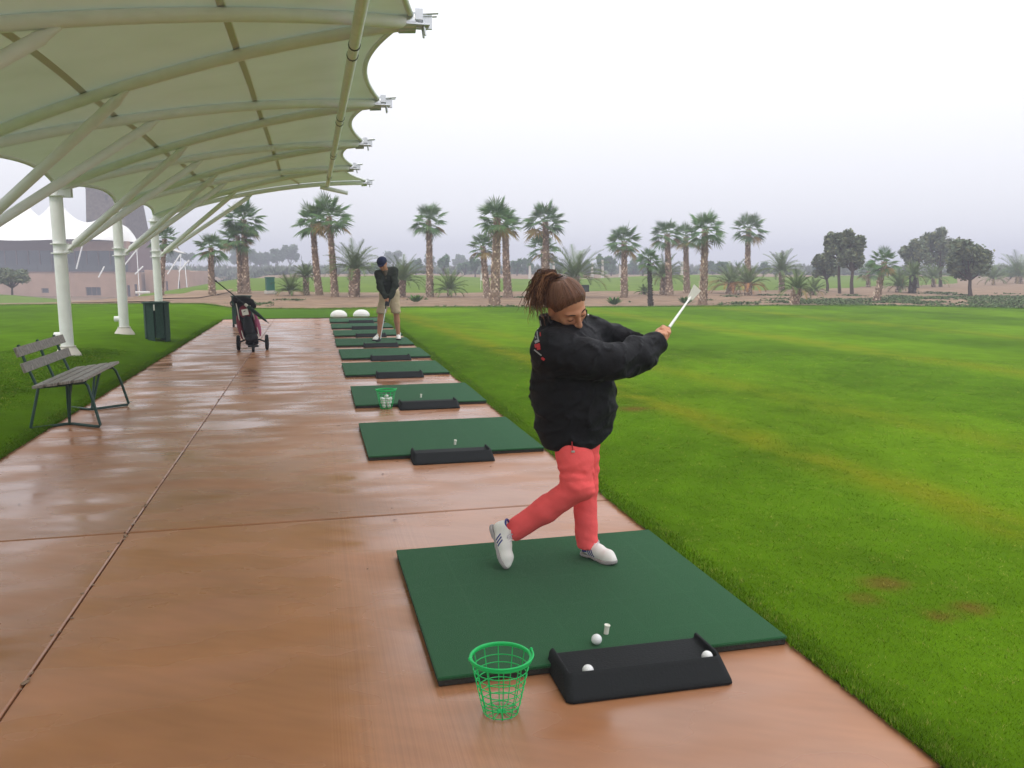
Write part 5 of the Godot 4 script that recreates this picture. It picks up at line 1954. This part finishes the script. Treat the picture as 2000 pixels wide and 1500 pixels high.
func build_plants() -> void:
	rng.seed = 2024
	for t in TREES:
		match t[0]:
			"fan": fan_palm(t[1], t[2], t[3], t[4])
			"date": date_palm(t[1], t[2], t[3], t[4], t[5], t[6])
			_: broadleaf(t[1], t[2], t[3], t[4], t[5], t[0])
	# weeds on the bank: a few single clumps and one spreading cover
	var leaf := MB.new()
	for i in 14:
		var a := rng.randf() * TAU
		var d := Vector3(cos(a), rng.randf_range(0.5, 1.6), sin(a)).normalized() * rng.randf_range(0.5, 1.0)
		var s := Vector3(-sin(a), 0, cos(a)) * 0.12
		leaf.tri(d * 0.1 - s * 0.4, d * 0.55 + s, d)
		leaf.tri(d * 0.1 + s * 0.4, d, d * 0.55 - s)
	var lm := leaf.mesh()
	var xf := []
	var cl := []
	var nf := noise(95, 0.22, 3)
	while xf.size() < 14000:
		var x := rng.randf_range(-4, 42)
		var z := rng.randf_range(-40, -22)
		if z > lawn_edge(x) - 0.3: continue
		var want := nf.get_noise_2d(x, z) + (0.40 if x > 18.5 and z > -34 else -0.3)
		if want < rng.randf_range(0.0, 0.4): continue
		var s := rng.randf_range(0.07, 0.22)
		xf.append(Transform3D(Basis(Vector3.UP, rng.randf() * TAU).scaled(Vector3(s, s * 0.8, s)), Vector3(x, terrain(x, z) - 0.07, z)))
		var k := rng.randf_range(0.6, 1.3)
		cl.append(Color(0.10 * k, 0.15 * k, 0.06 * k))
	var mm := MultiMesh.new()
	mm.transform_format = MultiMesh.TRANSFORM_3D
	mm.use_colors = true
	mm.mesh = lm
	mm.instance_count = xf.size()
	for i in xf.size():
		mm.set_instance_transform(i, xf[i])
		mm.set_instance_color(i, cl[i])
	var mi := MultiMeshInstance3D.new()
	mi.name = "weed_cover"
	mi.multimesh = mm
	mi.material_override = M.weed_leaf
	mi.set_meta("kind", "stuff")
	tag(mi, "low green weeds spreading over the dirt bank", "weeds")
	add_child(mi)
	# distant scrub closing the plain, too far to tell plants apart
	xf = []
	cl = []
	for i in 9000:
		var an := rng.randf_range(-0.55, 1.05)
		var d := rng.randf_range(118, 200)
		var x := d * sin(an)
		var z := -d * cos(an)
		if x < -14 and d < 150: continue
		if nf.get_noise_2d(x * 0.12, z * 0.3) < -0.12 - 0.25 * ss(120, 190, d): continue
		var s := rng.randf_range(0.5, 1.5)
		xf.append(Transform3D(Basis(Vector3.UP, rng.randf() * TAU).scaled(Vector3(s * 1.3, s * rng.randf_range(0.7, 1.7), s * 1.3)), Vector3(x, terrain(x, z) - 0.2, z)))
		var k := rng.randf_range(0.6, 1.2)
		cl.append(Color(0.11 * k, 0.14 * k, 0.075 * k))
	mm = MultiMesh.new()
	mm.transform_format = MultiMesh.TRANSFORM_3D
	mm.use_colors = true
	mm.mesh = lm
	mm.instance_count = xf.size()
	for i in xf.size():
		mm.set_instance_transform(i, xf[i])
		mm.set_instance_color(i, cl[i])
	mi = MultiMeshInstance3D.new()
	mi.name = "distant_scrub"
	mi.multimesh = mm
	mi.material_override = M.weed_leaf
	mi.set_meta("kind", "stuff")
	tag(mi, "hazy grey-green scrub covering the plain on the horizon", "scrub")
	add_child(mi)
	var wl := ["bright green weed clump on the bank right of the woman's head", "low weed clump on the bank between the two nearest turf-edge palms", "weed clump on the bank left of the three-trunk palm clump"]
	var wp := [Vector3(10.8, 0, -29.2), Vector3(13.6, 0, -29.0), Vector3(3.9, 0, -33.0)]
	for i in 3:
		var w := thing("weed_clump", wl[i], "weed", wp[i])
		var b := MB.new()
		for k in 60:
			var a := rng.randf() * TAU
			var d := Vector3(cos(a) * rng.randf_range(0.1, 0.42), rng.randf_range(0.1, 0.34), sin(a) * 0.3)
			var s := Vector3(-sin(a), 0, cos(a)) * 0.045
			leafy(b, Color(0.08, 0.17, 0.04), 0.3)
			b.tri(d * 0.2 - s * 0.4, d * 0.7 + s, d)
			b.tri(d * 0.2 + s * 0.4, d, d * 0.7 - s)
		put("foliage", b.mesh(), M.weed_leaf, w)

# ---------------------------------------------------------------- buildings and far furniture
func wall_with_holes(x0: float, x1: float, y0: float, y1: float, zf: float, th: float, holes: Array) -> MB:
	var mb := MB.new()
	var xs := [x0]
	for h in holes:
		xs.append(h[0])
		xs.append(h[1])
	xs.append(x1)
	for i in xs.size() - 1:
		var a: float = xs[i]
		var b: float = xs[i + 1]
		if i % 2 == 0:
			mb.cbox(Vector3((a + b) / 2, (y0 + y1) / 2, zf - th / 2), Vector3((b - a) / 2, (y1 - y0) / 2, th / 2))
		else:
			var h: Array = holes[(i - 1) / 2]
			mb.cbox(Vector3((a + b) / 2, (y0 + h[2]) / 2, zf - th / 2), Vector3((b - a) / 2, (h[2] - y0) / 2, th / 2))
			mb.cbox(Vector3((a + b) / 2, (h[3] + y1) / 2, zf - th / 2), Vector3((b - a) / 2, (y1 - h[3]) / 2, th / 2))
	return mb

func build_clubhouse() -> void:
	var at := Vector3(0.2305, 0, -0.973) * 105.0 + CR * -54.9
	var turn := -atan2(0.2305, 0.973)
	var o := thing("clubhouse", "low pink clubhouse with a glazed upper floor under a white tent roof, behind the posts", "building", at, turn)
	# local: x to the right, z towards the range
	var holes := [[-4.14, -3.23, -2.14, -1.56], [-1.16, -0.65, -2.01, -1.49], [1.42, 3.30, -2.46, -1.43], [5.82, 6.08, -2.59, -1.23], [6.60, 6.99, -2.59, -1.17], [7.57, 7.89, -2.53, -1.04]]
	var holes2 := [[10.93, 11.19, -2.14, -0.71], [12.55, 12.75, -2.53, -0.65], [13.46, 13.65, -2.53, -0.52]]
	put("wall", wall_with_holes(-16.0, 8.3, -4.2, 0.45, 0.0, 0.5, holes).mesh(), M.render_pink, o)
	put("wall", wall_with_holes(8.32, 13.9, -4.2, 0.70, -1.4, 0.5, holes2).mesh(), M.render_pink, o)
	var body := MB.new()
	body.cbox(Vector3(-4, -2.0, -6.0), Vector3(11.9, 2.3, 5.3))
	body.cbox(Vector3(11.0, -1.9, -6.0), Vector3(2.7, 2.4, 3.9))
	put("rear_block", body.mesh(), M.render_pink, o)
	for g in [[holes, -0.3], [holes2, -1.7]]:
		for h in g[0]:
			var b := MB.new()
			b.cbox(Vector3((h[0] + h[1]) / 2, (h[2] + h[3]) / 2, g[1]), Vector3((h[1] - h[0]) / 2, (h[3] - h[2]) / 2, 0.03))
			var w := put("window", b.mesh(), M.window_dark, o)
			var n := 1 if h[1] - h[0] < 1 else 3
			for k in n + 1:
				var fb := MB.new()
				fb.cbox(Vector3(lerpf(h[0] + 0.03, h[1] - 0.03, float(k) / n), (h[2] + h[3]) / 2, g[1] + 0.06), Vector3(0.03, (h[3] - h[2]) / 2 - 0.01, 0.03))
				put("frame_bar", fb.mesh(), M.fascia, w)
	# coping, glazed floor with mullions, fascia
	var b := MB.new()
	b.cbox(Vector3(-3.85, 0.49, -0.2), Vector3(12.2, 0.04, 0.32))
	put("coping", b.mesh(), M.fascia, o)
	for k in 14:
		var x := -15.4 + 1.5 * k
		b = MB.new()
		b.cbox(Vector3(x, 1.85, -3.0), Vector3(0.70, 1.3, 0.02))
		put("pane", b.mesh(), M.glass, o)
		b = MB.new()
		b.cbox(Vector3(x + 0.75, 1.85, -2.95), Vector3(0.06, 1.32, 0.06))
		put("mullion", b.mesh(), M.fascia, o)
	b = MB.new()
	b.cbox(Vector3(-9.0, 3.85, -2.9), Vector3(7.0, 0.70, 0.25))
	put("fascia", b.mesh(), M.fascia, o)
	b = MB.new()
	b.cbox(Vector3(2.0, 3.72, -2.8), Vector3(3.98, 0.60, 0.25))
	put("fascia", b.mesh(), M.render_pink, o)
	b = MB.new()
	b.cbox(Vector3(-5.0, 2.4, -6.2), Vector3(10.9, 1.9, 3.1))
	put("upper_room", b.mesh(), M.fascia, o)
	for k in 12:
		b = MB.new()
		b.cbox(Vector3(-15.0 + 1.9 * k, 0.95, -0.25), Vector3(0.9, 0.42, 0.01))
		put("balustrade_pane", b.mesh(), M.glass, o)
	# tent roof drawn up to mast points
	b = MB.new()
	var NX := 60
	var NZ := 24
	var masts := [[-16.0, -4.0, 5.5], [-8.6, -6.5, 3.9], [-3.7, -4.2, 4.4], [2.9, -4.0, 2.9]]
	for i in NX + 1:
		for k in NZ + 1:
			var u := float(i) / NX
			var v := float(k) / NZ
			var x := lerpf(-20.0, 6.9, u)
			var z := lerpf(-10.0, 1.2, v)
			var bow := sin(PI * v)
			x += 0.0
			z = lerpf(z, -4.0, ss(0.86, 1.0, u) * 0.92)
			z -= 0.8 * sin(u * 20.0) * (v - 0.3) * 0.4
			var y := 4.55 - 0.45 * ss(0.55, 1.0, u) + 0.25 * sin(u * 9.0) * (1.0 - bow)
			var inner := pow(maxf(bow, 0.0), 0.7) * (1.0 - ss(0.93, 1.0, u))
			y += 1.1 * inner
			for m in masts:
				var r := Vector2(x - m[0], (z - m[1]) * 1.1).length()
				y += m[2] * exp(-r / 1.9) * inner
			b.vert(Vector3(x, y, z), Vector3.UP)
	for i in NX:
		for k in NZ:
			var a := i * (NZ + 1) + k
			for e in [a, a + NZ + 1, a + 1, a + 1, a + NZ + 1, a + NZ + 2]: b.ix.append(e)
	var nn := PackedVector3Array()
	nn.resize(b.v.size())
	for f in range(0, b.ix.size(), 3):
		var fn := (b.v[b.ix[f + 2]] - b.v[b.ix[f]]).cross(b.v[b.ix[f + 1]] - b.v[b.ix[f]])
		for e in 3: nn[b.ix[f + e]] += fn
	for e in nn.size(): b.n[e] = nn[e].normalized() if nn[e].length() > 1e-9 else Vector3.UP
	put("tent_roof", b.mesh(), M.tent, o)
	b = MB.new()
	b.tube([Vector3(5.6, 4.35, 0.5), Vector3(6.6, 3.9, 0.6)], 0.12, 8)
	b.tube([Vector3(12.1, 3.5, 0.5), Vector3(13.4, 3.0, 0.5), Vector3(14.4, 2.75, 0.5)], [0.1, 0.13, 0.03], 8)
	put("tent_corner", b.mesh(), M.tent, o)
	for p in [[1.94, 3.94, 1.16, 0.84, 1], [4.40, 1.16, 3.82, -0.20, 1], [5.89, 2.71, 7.51, -2.53, 0], [8.93, 3.62, 6.15, 0.19, 1], [8.54, 3.36, 9.06, -2.46, 0], [9.19, 1.16, 8.35, 0.19, 1], [11.00, 2.65, 12.10, -2.53, 0], [13.91, 2.65, 12.36, 0.19, 1], [13.98, 2.65, 13.72, -2.59, 0], [14.95, 1.94, 13.78, 0.51, 1], [14.36, 1.81, 15.01, -2.53, 0]]:
		b = MB.new()
		var z := 0.9
		b.tube([Vector3(p[0], p[1], z), Vector3(p[2], p[3], z + (0.5 if p[4] else 1.2))], 0.085 if p[4] else 0.05, 8)
		put("tent_pole" if p[4] else "stay_cable", b.mesh(), M.white_paint, o)
	# tapering stone tower behind
	var t := thing("stone_tower", "tapering dark stone tower rising behind the clubhouse tent roof", "tower", at + Basis(Vector3.UP, turn) * Vector3(-1.6, 0, -14.0), turn)
	b = MB.new()
	var lo := [Vector3(-1.9, -3.0, 4.0), Vector3(4.9, -3.0, 4.0), Vector3(4.9, -3.0, -4.0), Vector3(-1.9, -3.0, -4.0)]
	var hi := [Vector3(-1.6, 11.6, 3.0), Vector3(3.3, 11.6, 3.0), Vector3(3.3, 11.6, -3.0), Vector3(-1.6, 11.6, -3.0)]
	for k in 4: b.quad(lo[k], lo[(k + 1) % 4], hi[(k + 1) % 4], hi[k])
	b.quad(hi[0], hi[1], hi[2], hi[3])
	put("shaft", b.mesh(), M.tower_stone, t)
	b = MB.new()
	b.cbox(Vector3(0.85, 11.7, 0), Vector3(2.5, 0.1, 3.05), 0.03)
	put("parapet", b.mesh(), M.tower_stone, t)
	for w in [[-1.2, 7.2, 0.3, 0.2], [-0.5, 7.1, 0.2, 0.3], [0.6, 7.6, 0.25, 0.2], [1.9, 5.2, 0.5, 0.18], [3.1, 5.5, 0.25, 0.18], [0.2, 4.2, 0.3, 0.2], [2.6, 9.6, 0.15, 0.5], [1.2, 10.4, 0.15, 0.4]]:
		b = MB.new()
		var zf := lerpf(4.0, 3.0, (w[1] + 3.0) / 14.6)
		b.cbox(Vector3(w[0], w[1], zf - 0.06), Vector3(w[2], w[3], 0.1))
		put("slot_window", b.mesh(), M.window_dark, t)

func build_far_things() -> void:
	var o := thing("utility_cabinet", "green metal utility cabinet standing on the grass right of the golf bag", "cabinet", Vector3(-2.2, 0, -45.2), 0.3)
	var b := MB.new()
	b.cbox(Vector3(0, 0.06, 0), Vector3(0.26, 0.08, 0.24), 0.01)
	put("plinth", b.mesh(), M.plinth, o)
	b = MB.new()
	b.cbox(Vector3(0, 0.47, 0), Vector3(0.2, 0.33, 0.18), 0.012)
	put("body", b.mesh(), M.green_box, o)
	b = MB.new()
	b.cbox(Vector3(0, 0.82, 0), Vector3(0.225, 0.02, 0.205), 0.006)
	put("roof", b.mesh(), M.green_box, o)
	for s in [-1.0, 1.0]:
		b = MB.new()
		b.cbox(Vector3(0.097 * s, 0.46, 0.186), Vector3(0.09, 0.29, 0.006), 0.002)
		var d := put("door", b.mesh(), M.green_box, o)
		b = MB.new()
		b.cbox(Vector3(0.03 * s, 0.48, 0.198), Vector3(0.008, 0.04, 0.006), 0.002)
		put("handle", b.mesh(), M.dark_steel, d)
	var f := thing("pin_flag", "small white flag on a thin pin beside the three-trunk palm clump", "flag", Vector3(9.3, 0.05, -47.0))
	b = MB.new()
	b.tube([Vector3(0, 0, 0), Vector3(0, 0.95, 0)], 0.012, 6)
	put("pin", b.mesh(), M.sticker, f)
	b = MB.new()
	b.cbox(Vector3(0.05, 0.72, 0), Vector3(0.05, 0.2, 0.006), 0.002, Basis(Vector3(0, 0, 1), -0.25))
	put("cloth", b.mesh(), M.sticker, f)
	var d := thing("sand_box", "small dark box on a post just right of the woman's hair", "box", Vector3(12.2, 0, -36.9), 0.4)
	b = MB.new()
	b.cbox(Vector3(0, 0.2, 0), Vector3(0.03, 0.22, 0.03), 0.004)
	put("post", b.mesh(), M.bark, d)
	b = MB.new()
	b.cbox(Vector3(0, 0.40, 0), Vector3(0.16, 0.16, 0.14), 0.015)
	put("case", b.mesh(), M.dark_inside, d)
	var ord := ["first", "second", "third", "fourth", "fifth", "sixth", "seventh"]
	var sx := [[20.8, -80.2], [23.1, -79.7], [26.8, -78.8], [27.8, -78.6], [29.5, -78.2], [35.4, -76.8], [41.0, -76.0]]
	for i in sx.size():
		var p := thing("bare_trunk", "pale bare palm trunk, %s from the left behind the fairway" % ord[i], "tree trunk", Vector3(sx[i][0], 0, sx[i][1]), 0.0, "pale bare trunks behind the fairway")
		rng.seed = 300 + i
		b = MB.new()
		b.tube([Vector3(0, -0.1, 0), Vector3(0.02, 0.7, 0), Vector3(rng.randf_range(-0.08, 0.08), rng.randf_range(1.2, 1.9), 0)], [0.17, 0.13, 0.11], 8)
		put("trunk", b.mesh(), M.plinth, p)
		b = MB.new()
		for k in 9:
			var a := TAU * k / 9
			leafy(b, M.mid_leaf_c, 0.2)
			var q := Vector3(0, 1.25, 0)
			var e := Vector3(cos(a) * 0.6, rng.randf_range(0.1, 0.7), sin(a) * 0.6)
			b.tri(q - Vector3(-sin(a), 0, cos(a)) * 0.08, q + Vector3(-sin(a), 0, cos(a)) * 0.08, q + e)
		put("tuft", b.mesh(), M.mid_leaf, p)
	# flat concrete pads where the tent stays are anchored
	var an := thing("anchor_slab", "pale concrete anchor slab on the dirt in front of the clubhouse stays", "slab", Vector3(-8.8, -0.02, -47.5), 0.2)
	b = MB.new()
	b.cbox(Vector3(0, 0.04, 0), Vector3(0.35, 0.05, 0.3), 0.01)
	put("slab", b.mesh(), M.sticker, an)

# trees: kind, foot, crown centre, sizes, label
var TREES := [
	["fan",Vector3(-4.88,-0.00,-43.62),Vector3(-4.87,2.30,-43.96),0.85,"short sparse fan palm standing left of the palms behind the golf bag"],
	["fan",Vector3(-3.44,-0.00,-46.19),Vector3(-3.47,3.80,-46.76),1.15,"tall thick-trunked fan palm rising directly behind the golf bag"],
	["fan",Vector3(-3.76,-0.00,-46.26),Vector3(-3.82,2.94,-46.71),1.03,"lower drooping fan palm overlapping the tall palm behind the golf bag"],
	["fan",Vector3(0.27,-0.00,-42.40),Vector3(0.07,3.55,-42.98),1.02,"slightly leaning fan palm, left one of the close pair left of the thick date palm"],
	["fan",Vector3(0.96,-0.00,-40.24),Vector3(0.82,3.70,-40.82),1.13,"tall drooping fan palm, right one of the pair left of the thick date palm"],
	["fan",Vector3(5.30,-0.00,-39.21),Vector3(5.37,3.51,-39.71),0.92,"lone tall fan palm to the right of the man in the navy cap"],
	["fan",Vector3(7.74,-0.00,-37.43),Vector3(7.59,2.29,-37.81),0.71,"shortest fan palm on the left of the three-trunk palm clump"],
	["fan",Vector3(6.54,-0.00,-30.50),Vector3(6.75,3.18,-30.92),0.86,"tallest front fan palm of the three-trunk palm clump above the turf edge"],
	["fan",Vector3(8.77,-0.00,-37.74),Vector3(8.74,3.33,-38.24),0.82,"slim fan palm on the right of the three-trunk palm clump"],
	["fan",Vector3(10.43,-0.00,-37.35),Vector3(10.55,3.43,-37.83),1.06,"tall fan palm above the woman's head with long spread fronds"],
	["fan",Vector3(11.72,-0.00,-41.87),Vector3(11.64,2.29,-42.23),0.89,"small fan palm crown half hidden behind the tall palm above the woman's head"],
	["fan",Vector3(13.99,-0.00,-36.50),Vector3(14.07,2.51,-36.86),0.88,"medium fan palm standing alone right of the woman's head"],
	["fan",Vector3(17.11,-0.00,-38.41),Vector3(17.08,2.95,-38.85),0.85,"fan palm left of the big palm near the swinging club, behind a bushy date palm"],
	["fan",Vector3(19.52,-0.00,-41.57),Vector3(19.56,2.91,-42.00),0.83,"slim fan palm just behind and left of the big palm near the swinging club"],
	["fan",Vector3(14.45,-0.00,-29.40),Vector3(14.64,2.79,-29.77),0.83,"big front fan palm with broad crown near the swinging club"],
	["fan",Vector3(22.33,-0.00,-40.08),Vector3(22.44,3.32,-40.55),0.94,"tall fan palm standing alone right of the club head"],
	["fan",Vector3(12.23,-0.00,-29.15),Vector3(12.23,1.66,-29.39),0.47,"small fan palm with thin dark bare trunk at the turf edge"],
	["fan",Vector3(-7.81,-0.09,-46.75),Vector3(-7.48,2.77,-47.10),0.84,"fan palm half hidden behind the third white canopy post"],
	["fan",Vector3(22.62,-0.00,-30.15),Vector3(23.02,1.59,-30.29),0.64,"small leaning fan palm between the two groups of olive trees"],
	["fan",Vector3(35.92,-0.00,-48.76),Vector3(35.95,1.01,-48.90),0.73,"tiny fan palm with pale skirt left of the leaning palm"],
	["date",Vector3(1.83,-0.00,-40.03),Vector3(1.91,1.22,-40.19),1.28,1.55,0.30,"thick-trunked date palm beside the close pair of fan palms"],
	["date",Vector3(-1.11,-0.00,-42.72),Vector3(-1.11,0.15,-42.75),0.87,0.93,0.08,"low stemless date palm bush right of the green utility box"],
	["date",Vector3(-0.35,-0.00,-43.23),Vector3(-0.37,0.84,-43.36),0.74,0.71,0.16,"small date palm with a short stout trunk left of the leaning fan palm"],
	["date",Vector3(4.01,-0.00,-39.51),Vector3(4.10,0.69,-39.59),1.05,1.43,0.20,"date palm right behind the man in the navy cap"],
	["date",Vector3(6.21,-0.00,-38.99),Vector3(6.22,0.26,-39.03),0.72,1.17,0.10,"young date palm with upright fronds right of the lone fan palm"],
	["date",Vector3(11.77,-0.00,-37.03),Vector3(11.80,0.82,-37.14),1.36,1.78,0.25,"large bushy date palm behind the woman's head"],
	["date",Vector3(17.06,-0.00,-39.11),Vector3(17.14,0.81,-39.21),0.95,1.35,0.20,"bushy date palm behind the thin dark trunk"],
	["date",Vector3(21.35,-0.00,-40.31),Vector3(21.50,0.37,-40.33),1.18,1.50,0.25,"wide date palm with orange dead lower fronds below the club head"],
	["date",Vector3(20.85,-0.00,-37.52),Vector3(20.91,0.45,-37.57),0.87,1.25,0.20,"green date palm merging with the one with orange dead fronds"],
	["date",Vector3(26.30,-0.00,-43.43),Vector3(26.33,0.99,-43.57),1.29,1.26,0.18,"date palm with long arching fronds right of the lone tall fan palm"],
	["date",Vector3(18.08,-0.00,-28.94),Vector3(18.20,0.53,-28.99),0.68,0.84,0.20,"front date palm at the turf edge below the arching one"],
	["date",Vector3(24.41,-0.00,-37.37),Vector3(24.42,0.13,-37.38),0.59,0.94,0.08,"young date palm just left of the first olive trees"],
	["date",Vector3(31.08,-0.00,-39.68),Vector3(31.19,0.22,-39.68),0.90,1.30,0.15,"leaning date palm bush right of the small leaning fan palm"],
	["date",Vector3(40.13,-0.00,-47.76),Vector3(40.15,0.50,-47.83),0.94,1.18,0.12,"small date palm under the tallest olive tree"],
	["date",Vector3(53.88,-0.00,-54.87),Vector3(53.89,0.40,-54.93),1.94,2.03,0.30,"grey-green date palm at the right edge of the view"],
	["date",Vector3(48.25,-0.00,-51.37),Vector3(48.26,0.37,-51.42),0.86,1.33,0.10,"young palm right of the rightmost olive tree"],
	["date",Vector3(16.39,-0.00,-39.96),Vector3(16.39,0.02,-39.97),0.42,0.54,0.05,"round low palm bush left of the thin dark trunk"],
	["date",Vector3(30.71,-0.00,-38.09),Vector3(30.82,0.85,-38.20),0.81,0.75,0.20,"date palm with a dark stump-like trunk below the left olive of the right group"],
	["olive",Vector3(27.20,-0.00,-38.20),Vector3(27.27,2.18,-38.51),0.66,1.12,"tall rounded olive tree, right one of the left olive group"],
	["olive",Vector3(27.01,-0.00,-38.97),Vector3(26.85,2.46,-39.38),0.62,0.78,"olive tree in the middle of the left olive group"],
	["olive",Vector3(28.35,-0.00,-42.06),Vector3(28.22,1.38,-42.29),0.67,0.78,"low olive tree at the left of the left olive group"],
	["olive",Vector3(41.50,-0.00,-48.71),Vector3(41.49,2.65,-49.11),1.25,1.64,"tallest dense olive tree in the right group"],
	["olive",Vector3(37.53,-0.00,-46.01),Vector3(37.28,2.07,-46.38),0.82,1.11,"bluish olive tree at the left of the right group"],
	["olive",Vector3(31.58,-0.00,-34.98),Vector3(31.49,1.75,-35.26),0.99,1.09,"wide olive tree with a forked trunk at the right of the right group"],
	["olive",Vector3(-19.85,-1.07,-62.94),Vector3(-20.01,0.66,-63.24),1.04,0.83,"small dark tree in front of the clubhouse wall at the left edge"],
	["far",Vector3(-26.26,0.00,-173.02),Vector3(-26.25,2.92,-173.45),1.48,1.58,"hazy blue-grey far tree, first from the left on the horizon"],
	["far",Vector3(-24.59,0.00,-181.34),Vector3(-24.59,2.68,-181.74),1.35,1.35,"hazy blue-grey far tree, second from the left on the horizon"],
	["far",Vector3(-15.82,0.00,-190.34),Vector3(-15.79,2.97,-190.78),1.55,1.77,"hazy blue-grey far tree, third from the left on the horizon"],
	["far",Vector3(-12.18,0.00,-174.58),Vector3(-12.15,2.96,-175.01),1.32,1.73,"hazy blue-grey far tree, fourth from the left on the horizon"],
	["far",Vector3(-10.70,0.00,-182.69),Vector3(-10.67,2.71,-183.09),1.28,1.82,"hazy blue-grey far tree, fifth from the left on the horizon"],
	["far",Vector3(-9.46,0.00,-190.77),Vector3(-9.44,2.55,-191.14),1.34,1.68,"hazy blue-grey far tree, sixth from the left on the horizon"],
	["far",Vector3(-6.99,0.00,-174.86),Vector3(-6.96,2.77,-175.27),1.44,1.85,"hazy blue-grey far tree, seventh from the left on the horizon"],
	["far",Vector3(-4.61,0.00,-182.94),Vector3(-4.56,3.37,-183.43),1.83,2.37,"hazy blue-grey far tree, eighth from the left on the horizon"],
	["far",Vector3(17.60,-0.00,-190.19),Vector3(17.65,2.69,-190.58),2.08,1.84,"hazy blue-grey far tree, ninth from the left on the horizon"],
	["far",Vector3(23.43,-0.00,-173.42),Vector3(23.48,2.18,-173.74),1.27,1.38,"hazy blue-grey far tree, tenth from the left on the horizon"],
	["far",Vector3(31.06,-0.00,-180.34),Vector3(31.13,2.43,-180.69),1.67,1.56,"hazy blue-grey far tree, eleventh from the left on the horizon"],
	["mid",Vector3(4.98,-0.00,-95.87),Vector3(4.98,1.21,-96.05),0.75,0.92,"green tree, first from the left in the row behind the fairway"],
	["mid",Vector3(7.69,-0.00,-105.72),Vector3(7.69,1.04,-105.88),0.89,0.89,"green tree, second from the left in the row behind the fairway"],
	["mid",Vector3(13.73,-0.00,-115.18),Vector3(13.75,1.41,-115.39),0.84,1.27,"green tree, third from the left in the row behind the fairway"],
	["mid",Vector3(15.21,-0.00,-99.85),Vector3(15.25,1.67,-100.09),0.68,1.23,"green tree, fourth from the left in the row behind the fairway"],
	["mid",Vector3(19.51,-0.00,-109.27),Vector3(19.53,1.15,-109.44),1.01,0.95,"green tree, fifth from the left in the row behind the fairway"],
	["mid",Vector3(18.02,-0.00,-94.29),Vector3(18.05,1.32,-94.48),0.59,1.00,"green tree, sixth from the left in the row behind the fairway"],
	["mid",Vector3(25.06,-0.00,-102.99),Vector3(25.10,1.17,-103.16),0.84,1.04,"green tree, seventh from the left in the row behind the fairway"],
	["mid",Vector3(28.80,-0.00,-112.37),Vector3(28.85,1.41,-112.57),0.78,1.27,"green tree, eighth from the left in the row behind the fairway"],
	["mid",Vector3(28.39,-0.00,-96.93),Vector3(28.45,1.31,-97.11),0.80,1.05,"green tree, ninth from the left in the row behind the fairway"],
	["mid",Vector3(35.31,-0.00,-105.23),Vector3(35.36,1.02,-105.37),0.81,0.94,"green tree, tenth from the left in the row behind the fairway"],
	["mid",Vector3(31.96,-0.00,-90.52),Vector3(32.03,1.55,-90.74),0.64,1.40,"green tree, eleventh from the left in the row behind the fairway"],
	["mid",Vector3(36.37,-0.00,-99.57),Vector3(36.44,1.42,-99.76),0.58,1.28,"green tree, twelfth from the left in the row behind the fairway"],
	["mid",Vector3(42.65,-0.00,-107.87),Vector3(42.73,1.34,-108.06),0.84,1.26,"green tree, thirteenth from the left in the row behind the fairway"],
	["mid",Vector3(38.14,-0.00,-93.52),Vector3(38.23,1.55,-93.73),0.55,1.22,"green tree, fourteenth from the left in the row behind the fairway"],
	["mid",Vector3(49.97,-0.00,-99.12),Vector3(50.06,1.03,-99.25),0.86,0.86,"green tree, fifteenth from the left in the row behind the fairway"],
	["mid",Vector3(44.20,-0.00,-85.22),Vector3(44.29,1.21,-85.38),0.57,0.80,"green tree, sixteenth from the left in the row behind the fairway"],
	["mid",Vector3(53.01,-0.00,-91.79),Vector3(53.11,0.94,-91.91),0.87,0.74,"green tree, seventeenth from the left in the row behind the fairway"],
	["mid",Vector3(63.86,-0.00,-96.84),Vector3(63.96,0.76,-96.93),0.80,0.66,"green tree, eighteenth from the left in the row behind the fairway"],
	["mid",Vector3(60.87,-0.00,-80.60),Vector3(60.99,0.77,-80.68),0.79,0.51,"green tree, nineteenth from the left in the row behind the fairway"],
	["mid",Vector3(73.10,-0.00,-83.53),Vector3(73.23,0.60,-83.59),0.84,0.60,"green tree, twentieth from the left in the row behind the fairway"],
	["mid",Vector3(66.72,-0.00,-69.02),Vector3(66.88,0.75,-69.10),0.81,0.55,"green tree, twenty-first from the left in the row behind the fairway"]
]

func _ready() -> void:
	build_camera_and_light()
	make_materials()
	build_ground()
	build_paving()
	build_canopy()
	build_clubhouse()
	build_mats()
	build_bench()
	build_bin(Vector3(-2.98, terrain(-2.98, -17.3), -17.3), 0.0, "dark green slatted litter bin with a white sticker, in front of the third post")
	build_bin(Vector3(-1.74, 0.0, -21.5), 0.3, "dark green slatted litter bin half hidden behind the golf bag")
	build_bag()
	build_woman()
	build_man()
	build_far_things()
	build_plants()
	build_grass()
